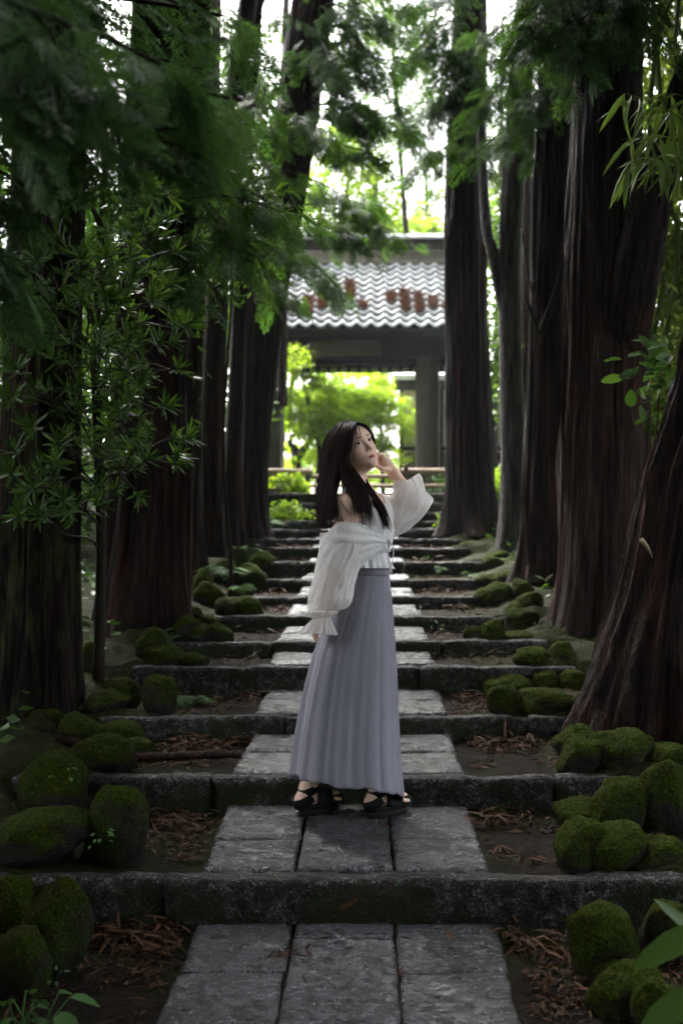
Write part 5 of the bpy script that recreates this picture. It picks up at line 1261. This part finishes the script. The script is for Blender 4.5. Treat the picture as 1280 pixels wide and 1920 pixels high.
def cloth_mat(name, c0, c1, transl, transp, weave=420, rough=.8, crease=.35):
    t = NT(name); v = t.coords('Object'); a = t.noise(v, 6, 3, .6); w = t.noise(t.coords('Object', (1, 1, .12)), weave, 2, .6)
    c = t.ramp(a, [(.3, c0), (.7, c1)])
    cr_ = t.noise(t.coords('Object', (1, 1, .55)), 17, 3, .55, 1.2); nb = t.bump(w, .3, .002, t.bump(cr_, crease, .03)); t.set(color=c, rough=rough, normal=nb, spec=.12)
    t.b.inputs['Sheen Weight'].default_value = .15
    tl = t.n('ShaderNodeBsdfTranslucent'); t.l(c, tl.inputs['Color']); m1 = t.n('ShaderNodeMixShader'); m1.inputs[0].default_value = transl
    t.l(t.b.outputs[0], m1.inputs[1]); t.l(tl.outputs[0], m1.inputs[2])
    tp = t.n('ShaderNodeBsdfTransparent'); m2 = t.n('ShaderNodeMixShader'); m2.inputs[0].default_value = transp
    t.l(m1.outputs[0], m2.inputs[1]); t.l(tp.outputs[0], m2.inputs[2]); t.l(m2.outputs[0], t.out.inputs[0]); return t.m
M['sheer'] = cloth_mat('sheer_white_cloth', (.80, .795, .80), (.87, .865, .87), .3, .22)
M['white_cloth'] = cloth_mat('white_cloth', (.80, .79, .81), (.86, .85, .87), .2, .0)
M['skirt'] = cloth_mat('grey_lavender_cloth', (.26, .255, .308), (.297, .29, .35), .22, .0, 300, .8, .2)
M['skirt_hem'] = cloth_mat('sheer_grey_cloth', (.235, .23, .28), (.265, .26, .315), .3, .04, 300)
t = NT('black_leather'); t.set(color=(.006, .006, .0065), rough=.6, spec=.15); M['black'] = t.m
t = NT('dark_hair'); v = t.coords('Object', (1, 1, .1)); a = t.noise(v, 160, 3, .6)
t.set(color=t.ramp(a, [(.3, (.008, .0042, .004)), (.7, (.028, .0135, .012))]), rough=.42, spec=.1); M['hair'] = t.m

def cloth(name, rings, mat, parent, closed=True):
    rings = np.asarray(rings); m, n = rings.shape[:2]
    o = obj(name, mesh_np(name, rings.reshape(-1, 3), grid_quads(m, n, closed)), M[mat], parent)
    if mat != 'sheer': sm = o.modifiers.new('thickness', 'SOLIDIFY'); sm.thickness = .0012; sm.offset = 0
    return o

# skirt: gathered, folds open towards the hem
KY = np.array([1066, 1080, 1110, 1150, 1190, 1230, 1280, 1330, 1380, 1420, 1458, 1480])
KL = np.array([653, 650, 640, 619, 601, 586, 573, 562, 553, 547, 541, 540]); KR = np.array([729, 730, 733, 737, 740, 743, 746, 748, 751, 753, 757, 760])
KB = np.array([.122, .128, .148, .175, .19, .20, .208, .214, .22, .225, .23, .232])
def skirt_rings(n, m, v0, v1, inset=0.0, seed=4):
    th = np.linspace(0, 2 * np.pi, m, endpoint=False); out = []
    rs = np.random.default_rng(seed); fr = [(5, .5), (9, .6), (14, .6), (23, .45), (34, .2)]; ph = rs.uniform(0, 6.3, len(fr)); dr = rs.uniform(-.8, .8, len(fr))
    envf = .15 + 1.25 * fbm(np.stack([np.cos(th) * 1.3 + 3, np.sin(th) * 1.3, th * 0], -1), 2, 31) + .35 * (np.cos(th) < -.1)
    for v in np.linspace(v0, v1, n):
        hem = 1476 + 19 * np.cos(th) + (3.0 * np.sin(th * 3 + 1) + 2.2 * np.sin(th * 8 + 2) + 1.2 * np.sin(th * 17)) * v
        y = 1066 + v * (hem - 1066)
        l, r_, b = np.interp(y, KY, KL), np.interp(y, KY, KR), np.interp(y, KY, KB)
        fold = sum(a * np.sin(k * th + p + d_ * v) for (k, a), p, d_ in zip(fr, ph, dr)); fold = np.tanh(fold * .8)
        amp = (.009 + .040 * max(v, 0) ** .7) * envf
        g = 1 + amp * fold - inset - .02 * v
        cxp = (l + r_) / 2; hw = (r_ - l) / 2
        bb = np.where(np.sin(th) > 0, b * .62, b)
        out.append(np.array([at(cxp[i] + hw[i] * g[i] * math.cos(th[i]), y[i], DW + bb[i] * g[i] * math.sin(th[i])) for i in range(m)]))
    return np.array(out)
skirt = cloth('skirt', skirt_rings(80, 280, .03, 1.0), 'skirt', person)
cloth('waistband', skirt_rings(8, 120, -.03, .032, -.012, 9) , 'skirt', skirt)

def rings_lr(rows, m, wr=(0, 0, 0), seed=0, sub=5, ph=0.0):
    """rows: (xl, yl, xr, yr, dd, b, ruffle, sag px): closed rings between a left and a right picture point; wr: wrinkle amplitude, along, around"""
    rows = spline(np.array(rows, float), (len(rows) - 1) * sub + 1); th = np.linspace(0, 2 * np.pi, m, endpoint=False); out = []
    rs = np.random.default_rng(seed); p4 = rs.uniform(0, 6.3, 4)
    for i, (xl, yl, xr, yr, dd, b, ru, sag) in enumerate(rows):
        c, s = np.cos(th), np.sin(th)
        fold = .5 * np.sin(13 * th + p4[0] + .25 * i * 0) + .5 * np.sin(21 * th + p4[1]) + .4 * np.sin(8 * th + p4[2])
        g = 1 + ru * fold
        px = (xl + xr) / 2 + (xr - xl) / 2 * c * g; py = (yl + yr) / 2 + (yr - yl) / 2 * c * g - sag * s
        r_ = np.array([at(px[k], py[k], DW + dd + b * s[k] * g[k]) for k in range(m)])
        out.append(r_)
    out = np.array(out)
    if wr[0]:
        n_, m_ = out.shape[:2]; cen = out.mean(1, keepdims=True); dirv = norm(out - cen)
        ii, jj = np.meshgrid(np.arange(n_) / sub, th, indexing='ij')
        w = fbm(np.stack([ii * wr[1] + np.cos(jj) * 1.2, np.cos(jj) * wr[2], np.sin(jj) * wr[2]], -1) + seed * 5, 3, seed) - .5
        rdg = 1 - np.abs(w) * 5; env = np.sin(np.linspace(0.12, np.pi - .12, n_)) ** .6
        out = out + dirv * (np.clip(rdg, -1, 1) * wr[0] * env[:, None])[..., None]
    return out

# white top under the blouse
cam_rows = [(664, 944, 712, 936, .0, .085, 0, 0), (652, 960, 729, 955, .0, .135, 0, 0), (643, 985, 739, 984, .0, .148, 0, 0), (641, 1010, 736, 1010, 0, .142, 0, 0), (648, 1036, 727, 1036, 0, .128, .01, 0)]
top = cloth('camisole', rings_lr(cam_rows, 120, (.004, .8, 3), 3), 'white_cloth', person)
cloth('peplum', rings_lr([(648, 1036, 727, 1036, 0, .128, .01, 0), (646, 1050, 731, 1050, 0, .136, .035, 0), (643, 1060, 735, 1062, 0, .145, .06, 0), (641, 1064, 737, 1066, 0, .15, .075, 0)], 160, (0, 0, 0), 5), 'white_cloth', top)
for pts in ([(646, 950, -.12), (642, 932, -.135), (646, 916, -.11), (654, 912, -.08), (668, 920, -.09), (690, 945, -.1)], [(700, 945, .08), (696, 925, .09), (690, 915, .08), (680, 918, .06)]):
    P = spline([W(*p) for p in pts], 20); obj('strap', MB().tube(P, .006, 6, flat=.5).mesh('strap', True), M['white_cloth'], top)
# sheer blouse: near sleeve with gathered puff cuff, wrap, far sleeve
blouse = cloth('blouse', rings_lr([(609, 1002, 668, 979, -.175, .072, 0, -3), (604, 1012, 690, 992, -.175, .085, 0, 0), (599, 1035, 684, 1035, -.18, .095, .01, 0), (593, 1065, 668, 1074, -.185, .095, .012, 0), (585, 1098, 661, 1104, -.18, .095, .012, 0), (580, 1122, 657, 1127, -.175, .09, .015, 0), (578, 1136, 646, 1140, -.17, .08, .02, 0), (572, 1144, 632, 1146, -.17, .068, .03, 0)], 150, (.008, .55, 1.6), 8, 9), 'sheer', person)
cuff = cloth('cuff', rings_lr([(572, 1143, 632, 1145, -.17, .066, .03, 0), (565, 1146, 634, 1143, -.17, .07, .05, 3), (566, 1153, 630, 1150, -.17, .062, .06, 2), (580, 1157, 622, 1155, -.168, .04, .07, 0), (586, 1160, 618, 1158, -.166, .031, .09, 0), (579, 1168, 621, 1167, -.166, .042, .10, 0), (568, 1179, 626, 1181, -.166, .056, .11, 0), (559, 1185, 629, 1191, -.166, .064, .12, 0)], 180, (0, 0, 0), 12, 6), 'sheer', blouse)
# wrap from the sleeve across the chest to the tie
te = spline([W(610, 1003, -.19), W(632, 983, -.255), W(660, 979, -.262), W(692, 989, -.215), (W(712, 1001, -.16)), W(730, 1013, -.09)], 60)
be = spline([W(604, 1040, -.20), W(632, 1062, -.235), W(662, 1074, -.225), W(690, 1052, -.20), W(712, 1032, -.155), W(730, 1021, -.09)], 60)
bb = np.linspace(0, 1, 40); grid = te[:, None] * (1 - bb)[None, :, None] + be[:, None] * bb[None, :, None]
aa_, b2 = np.meshgrid(np.linspace(0, 1, 60), bb, indexing='ij')
bul = np.sin(np.pi * b2) * .022 * (1 - aa_ ** 2) + (.0075 * np.sin(b2 * 15 + aa_ * 3 + 2 * np.sin(aa_ * 5)) + .005 * np.sin(b2 * 27 - aa_ * 5)) * np.clip(aa_ * 1.6, .25, 1) * (1 - .5 * aa_)
grid[..., 1] -= bul; grid[..., 2] += .004 * np.sin(aa_ * 9 + b2 * 4)
cloth('wrap', grid, 'sheer', blouse, False)
# back of the wrap
te = spline([W(606, 1004, -.20), W(600, 1000, -.08), W(612, 998, .06), W(640, 995, .14)], 30); be = spline([W(598, 1045, -.235), W(596, 1050, -.08), W(612, 1055, .06), W(645, 1055, .14)], 30)
grid = te[:, None] * (1 - bb)[None, :, None] + be[:, None] * bb[None, :, None]; grid[..., 0] += .006 * np.sin(np.linspace(0, 9, 30))[:, None]
cloth('back_drape', grid, 'sheer', blouse, False)
fs = cloth('far_sleeve', rings_lr([(692, 921, 727, 1012, .06, .05, 0, 0), (706, 922, 735, 1010, .05, .075, 0, 0), (722, 930, 748, 1003, .03, .085, .01, 0), (733, 930, 768, 990, .02, .085, .01, -4), (737, 916, 795, 966, .01, .08, .01, -8), (737, 905, 812, 938, .0, .072, .012, -13)], 150, (.004, .5, 1.3), 17, 9), 'sheer', blouse)
cloth('far_cuff', rings_lr([(760, 955, 806, 938, -.005, .05, .02, 0), (767, 946, 801, 929, -.005, .036, .06, 0), (771, 938, 797, 921, -.002, .028, .10, 0), (763, 927, 793, 909, .005, .038, .10, 0), (754, 914, 790, 896, .012, .048, .10, 0), (750, 908, 784, 888, .015, .052, .10, 0)], 150, (0, 0, 0), 21, 6), 'sheer', fs)
sf = spline([W(700, 985, -.13), W(712, 960, -.115), W(722, 940, -.05), W(706, 922, .02)], 30); sf2 = spline([W(729, 1014, -.085), W(737, 985, -.075), W(738, 950, -.03), W(718, 926, .03)], 30)
grid = sf[:, None] * (1 - bb)[None, :, None] + sf2[:, None] * bb[None, :, None]; grid[..., 1] -= (.02 * np.sin(np.pi * bb))[None]
cloth('front_panel', grid[6:], 'sheer', blouse, False)
for pts in ([(729, 1016, -.1), (737, 1028, -.11), (736, 1050, -.105), (733, 1064, -.1), (735, 1078, -.1)], [(729, 1018, -.1), (727, 1040, -.12), (731, 1062, -.125), (728, 1082, -.12), (729, 1110, -.13)], [(728, 1016, -.105), (722, 1026, -.15), (730, 1034, -.14), (731, 1019, -.11)]):
    P = spline([W(*p) for p in pts], 24); obj('tie_string', MB().tube(P, .0028, 6).mesh('tie', True), M['white_cloth'], blouse)
obj('tie_knot', MB().tube(np.array([W(725, 1016, -.1), W(729, 1016, -.115), W(733, 1018, -.1)]), [.006, .011, .006], 8).mesh('knot', True), M['white_cloth'], blouse)

# sandals
for (heel, ank), lab in zip(FEET, ('left', 'right')):
    sd_ = np.array([-FD[1], FD[0], 0]); n = 40; a = np.linspace(0, 2 * np.pi, n, endpoint=False)
    lx = .105 * np.cos(a) + .095; wy = np.sin(a) * (.036 + .008 * np.cos(a)) ; wy = np.sign(np.sin(a)) * np.abs(wy) ** .85 * .045 ** .15
    base = heel + lx[:, None] * FD + wy[:, None] * sd_
    rings = []
    for z, g in ((-SOLE + .002, .96), (-SOLE + .008, 1.0), (-.020, 1.0), (-.018, .975), (-.013, .975), (-.011, 1.0), (.004, 1.0), (.008, .94)):
        c_ = heel + FD * .095; r_ = c_ + (base - c_) * g; r_[:, 2] = heel[2] + z; rings.append(r_)
    rings = np.array(rings); mb = MB().add(rings.reshape(-1, 3), grid_quads(len(rings), n, True))
    ctop = len(rings) * n; mb.add(np.vstack([rings[-1], (heel + FD * .095 + [0, 0, .008])[None], rings[0], (heel + FD * .095 - [0, 0, SOLE - .002])[None]]), None, [[n, k, (k + 1) % n] for k in range(n)] + [[2 * n + 1, n + 1 + (k + 1) % n, n + 1 + k] for k in range(n)])
    sandal = obj('sandal', mb.mesh('sandal', False), M['black'], person)
    th = np.linspace(0, 2 * np.pi, 28)
    def band(name, c, rx, rz, wid, tilt, dirx=FD, a0=0, a1=2 * np.pi):
        th = np.linspace(a0, a1, 26); P = np.array([c + sd_ * rx * math.cos(x) + (np.array([0, 0, 1.0]) * math.cos(tilt) + dirx * math.sin(tilt)) * rz * math.sin(x) for x in th])
        wv = (dirx * math.cos(tilt) - np.array([0, 0, 1.0]) * math.sin(tilt)) * wid / 2
        o = cloth(name, np.stack([P - wv, P, P + wv], 1), 'black', sandal, False); o.modifiers[0].thickness = .005
    band('ankle_strap', ank + [0, 0, -.012], .039, .042, .036, 1.15)
    band('heel_strap', heel + FD * .02 + [0, 0, .03], .036, .05, .042, 1.2)
    band('instep_strap', heel + FD * .10 + [0, 0, .0], .041, .066, .08, .25, a0=0, a1=np.pi)
    band('toe_strap', heel + FD * .172 + [0, 0, .0], .040, .034, .06, .12, a0=0, a1=np.pi)

# ------------------------------------------------------------------ face details, laid on the face by casting rays onto it
bvh = BVHTree.FromPolygons([tuple(v) for v in V.tolist()], [tuple(q) for q in Q.tolist()])
def on_face(s, u, off=.0006):
    o = H(.16, s, u); hit, nrm_, _, _ = bvh.ray_cast(Vector(o), Vector(-hf), .2)
    if hit is None: return np.array(H(.08, s, u))
    return np.array(hit) + hf * off
def patch(name, sfun, ufun, n, m, mat, parent, off):
    """sfun, ufun(a, b) with a along 0..1 and b across 0..1"""
    P = np.array([[on_face(sfun(a, b), ufun(a, b), off) for b in np.linspace(0, 1, m)] for a in np.linspace(0, 1, n)])
    return obj(name, mesh_np(name, P.reshape(-1, 3), grid_quads(n, m)), M[mat], parent)
t = NT('eye_white'); t.set(color=(.55, .53, .53), rough=.15); M['eye_white'] = t.m
t = NT('iris'); t.set(color=(.010, .006, .004), rough=.5, spec=.0); M['iris'] = t.m
t = NT('lash'); t.set(color=(.012, .008, .008), rough=.6); M['lash'] = t.m
t = NT('brow'); t.set(color=(.10, .062, .05), rough=.8); M['brow'] = t.m
for q in (-1, 1):
    c_ = .0315 * q; hw = .0148
    top_ = lambda a: .0062 * np.sin(np.pi * np.clip(a, 0, 1)) ** .75; bot_ = lambda a: -.0052 * np.sin(np.pi * np.clip(a, 0, 1)) ** .9
    tilt_ = lambda a: (a - .5) * .003          # outer corner a little higher
    sf_ = lambda a, b: c_ + q * (a - .5) * 2 * hw
    eye = patch('eye', sf_, lambda a, b: tilt_(a) + bot_(a) + (top_(a) - bot_(a)) * b, 15, 7, 'eye_white', person, .0010)
    ic = c_ - .0042                               # she looks back towards the camera, so both irises sit to her right
    an = np.linspace(0, 2 * np.pi, 20, endpoint=False); ctr = on_face(ic, .0008, .0020)
    def clipu(s, u):
        a = (s - c_) * q / (2 * hw) + .5; return min(max(u, tilt_(a) + bot_(a)), tilt_(a) + top_(a))
    P = np.array([on_face(ic + .0066 * math.cos(x), clipu(ic + .0066 * math.cos(x), .0008 + .0066 * math.sin(x)), .0018) for x in an])
    obj('iris', mesh_np('iris', np.vstack([P, ctr]), np.array([[20, k, (k + 1) % 20] for k in range(20)])), M['iris'], eye)
    patch('lash_line', lambda a, b: c_ + q * (a - .5) * 2 * hw * 1.06, lambda a, b: tilt_(a) * 1.2 + top_(a) - .0006 + .0024 * b * (.4 + a), 15, 3, 'lash', eye, .0018)
    patch('eyebrow', lambda a, b: q * (.012 + .036 * a), lambda a, b: .0215 + .006 * np.sin(np.pi * a * .75) - .004 * a + (b - .5) * .0055 * (1 - .7 * a), 14, 4, 'brow', person, .0010)

t = NT('lips'); t.set(color=(.40, .075, .07), rough=.35); M['lips'] = t.m
mw = lambda a: np.sqrt(np.clip(1 - (2 * a - 1) ** 2, 0, 1))
patch('upper_lip', lambda a, b: (a - .5) * .041, lambda a, b: -.0700 + b * (.0075 * mw(a) ** 1.3 - .0014 * np.exp(-((a - .5) / .05) ** 2)), 21, 4, 'lips', person, .0011)
patch('lower_lip', lambda a, b: (a - .5) * .038, lambda a, b: -.0702 - b * .0088 * mw(a) ** 1.1, 21, 4, 'lips', person, .0011)

# ------------------------------------------------------------------ hair
hairs = MB()
def lock(P, r, flat=.55, n=6):
    m = len(P); t_ = np.linspace(0, 1, m); rr = r * np.clip(np.minimum(1, (1.02 - t_) * 3.2), .08, 1) * np.clip(t_ * 8 + .5, 0, 1)
    hairs.tube(P, rr, n, cap=False, flat=flat)
GUIDE = [spline([W(*p) for p in g], 26) for g in (
    [(655, 793, .03), (632, 797, .05), (610, 828, .05), (603, 890, .03), (599, 950, .0), (594, 1000, -.02)],
    [(656, 792, .0), (632, 797, -.02), (608, 836, -.04), (602, 900, -.06), (599, 950, -.09), (597, 1002, -.10)],
    [(659, 791, -.03), (641, 797, -.085), (619, 842, -.125), (610, 900, -.14), (608, 950, -.16), (609, 1003, -.16)],
    [(662, 792, -.05), (650, 801, -.12), (634, 846, -.158), (625, 895, -.165), (622, 940, -.205), (628, 988, -.215)],
    [(664, 793, -.06), (655, 803, -.135), (645, 846, -.160), (644, 885, -.160), (664, 925, -.205), (677, 980, -.245)],
    [(666, 793, -.07), (660, 803, -.142), (653, 838, -.158), (648, 868, -.152), (673, 918, -.185), (692, 986, -.215)],
    [(667, 793, -.08), (663, 803, -.142), (659, 830, -.150), (650, 864, -.142), (682, 915, -.155), (704, 984, -.19)])]
NG = 26
def guide_at(w):
    k = min(int(w), len(GUIDE) - 2); f = w - k; f = f * f * (3 - 2 * f) * .4 + f * .6; return GUIDE[k] * (1 - f) + GUIDE[k + 1] * f
def strand(w):
    if 3.1 < w < 3.95:                       # the hair parts over the shoulder
        a = guide_at(w); b = guide_at(3.1 if w < 3.5 else 3.95); q = np.clip((np.linspace(0, 1, NG) - .42) / .2, 0, 1)[:, None]; return a * (1 - q) + b * q
    return guide_at(w).copy()
for (w0, w1, nw) in ((0, 3.49, 110), (3.51, 6, 80)):          # two smooth sheets carry the mass of the hair, finely grooved
    ws = np.linspace(w0, w1, nw); Gd = np.array([strand(w) for w in ws]); tt = np.linspace(0, 1, NG)
    gr = (fbm(np.stack([ws[:, None] * 9 + 0 * tt, tt[None] * .8 + 0 * ws[:, None], 0 * tt[None] + 0 * ws[:, None]], -1), 3, 5) - .5)
    Gd[..., 1] += .006 + gr * .016 * np.clip(tt * 4, 0, 1)[None]
    Gd += np.sin(tt[None, :, None] * 9 + ws[:, None, None] * 1.3) * np.array([.006, .004, 0]) * (np.clip(tt - .35, 0, 1) * 1.4)[None, :, None]; Gd = Gd[:, :24]; NS = 24
    end = (fbm(np.stack([ws * 7, ws * 0, ws * 0], -1), 2, 8) - .5) * .05
    Gd[:, 18:, 2] += (end[:, None] * np.linspace(0, 1, 6)[None]) - .0
    hairs.add(Gd.reshape(-1, 3), grid_quads(nw, NS))
    hairs.add((Gd + np.array([.004, .022, 0])).reshape(-1, 3), grid_quads(nw, NS))
for i in range(1500):
    w = rng.uniform(0, 6); P = strand(w); tt = np.linspace(0, 1, NG)[:, None]
    edge = .35 if w > 5.3 else 1.0
    P += rng.normal(size=3) * .0022 * edge + rng.normal(size=3) * .009 * tt ** 1.8 + np.sin(tt * rng.uniform(4, 8) + rng.uniform(0, 6)) * rng.normal(size=3) * .0018 * tt * edge + (np.sin(tt * 9 + w * 1.3 + rng.normal() * .25) * np.array([.006, .004, 0])) * np.clip(tt - .35, 0, 1) * 1.4
    P[:, 1] += rng.uniform(-.002, .010)
    cut = rng.integers(20, NG + 1); lock(P[:cut], rng.uniform(.0010, .0026), .6, 5)
for i in range(150):                                  # loose single hairs
    w = rng.uniform(0, 6); P = strand(w); tt = np.linspace(0, 1, NG)[:, None]; P += rng.normal(size=3) * .003 + rng.normal(size=3) * .024 * tt ** 2; P[:, 1] -= .003; lock(P, .0007, 1.0, 4)
for w in (.3, .8, 1.2, 1.7, 2.2, 2.6, 3.0):          # body of hair underneath
    P = guide_at(w).copy(); P[:, 1] += .04; P[:, 0] += .014; lock(P[2:21], .020, .8, 8)
for w in (4.4, 5.0, 5.5):
    P = guide_at(w).copy(); P[:, 1] += .022; lock(P[2:23], .011, .6, 8)
for i in range(60):                                   # far side: along the far cheek, then the lock in front of the far shoulder
    j = rng.normal(size=3) * .004
    P = spline([W(666, 793, -.07), W(682, 796, -.06), W(694, 808, -.02), W(701, 826, .03), W(703, 848, .06)], 16) + j * .5; P[:, 0] -= rng.uniform(0, .010); P[:, 1] += rng.uniform(0, .03)
    lock(P, rng.uniform(.0015, .003))
for i in range(90):
    j = rng.normal(size=3) * [.006, .006, .004]; e = rng.normal(size=3) * [.006, .006, .012]
    P = spline([W(676, 880, .03), W(684, 905, -.03), W(700, 932, -.085), W(716, 958, -.125), W(727, 987, -.125)], 16) + j + e * np.linspace(0, 1, 16)[:, None]
    lock(P, rng.uniform(.0012, .0026))
for pts in ([(667, 796, -.15), (670, 815, -.165), (672, 838, -.155)], [(669, 797, -.15), (674, 812, -.16), (673, 830, -.155)], [(665, 797, -.15), (666, 818, -.165), (664, 842, -.16)], [(666, 796, -.15), (668, 822, -.165), (667, 846, -.157)], [(636, 935, -.22), (648, 955, -.24), (662, 968, -.235)], [(622, 955, -.2), (634, 972, -.24), (652, 986, -.27)], [(604, 980, -.14), (596, 1000, -.13), (586, 1008, -.12)], [(625, 950, -.2), (640, 975, -.24), (646, 984, -.265)]):
    for q in range(3): lock(spline([W(*p) for p in pts], 12) + rng.normal(size=3) * .0022, .0009, 1.0, 5)
# scalp cap under the locks; the part of it over the face is drawn inside the head
uu, vv_ = np.meshgrid(np.linspace(0, np.pi, 40), np.linspace(0, 2 * np.pi, 64, endpoint=False), indexing='ij')
Dl = np.stack([np.sin(uu) * np.cos(vv_), np.sin(uu) * np.sin(vv_), np.cos(uu)], -1)
Pl = Dl * np.array([.100, .083, .086]) + np.array([-.014, 0, .026])
line = .060 - 9.0 * Pl[..., 1] ** 2 * np.where(Pl[..., 1] < 0, 1.6, 1.2)
face_ = np.clip((Pl[..., 0] - .012) / .01, 0, 1) * np.clip((line - Pl[..., 2]) / .006, 0, 1)
low = np.clip((-.03 - Pl[..., 2]) / .02, 0, 1)
Pl = Pl * (1 - .25 * np.maximum(face_, low)[..., None])
hairs.add((HC + (Pl.reshape(-1, 3) * HS) @ HR.T), grid_quads(40, 64, True))
obj('hair', hairs.mesh('hair', True), M['hair'], person)

# ------------------------------------------------------------------ thin damp air under the trees
t = NT('haze'); t.t.nodes.remove(t.b); pv = t.n('ShaderNodeVolumePrincipled'); pv.inputs['Color'].default_value = (.92, .96, 1, 1); pv.inputs['Density'].default_value = 0.0005; pv.inputs['Anisotropy'].default_value = .3
t.l(pv.outputs[0], t.out.inputs['Volume'])
obj('haze', MB().box((0, 20, 6.5), (50, 70, 18)).mesh('haze'), t.m, None, kind='stuff', label='thin damp air between the trees', cat='haze')
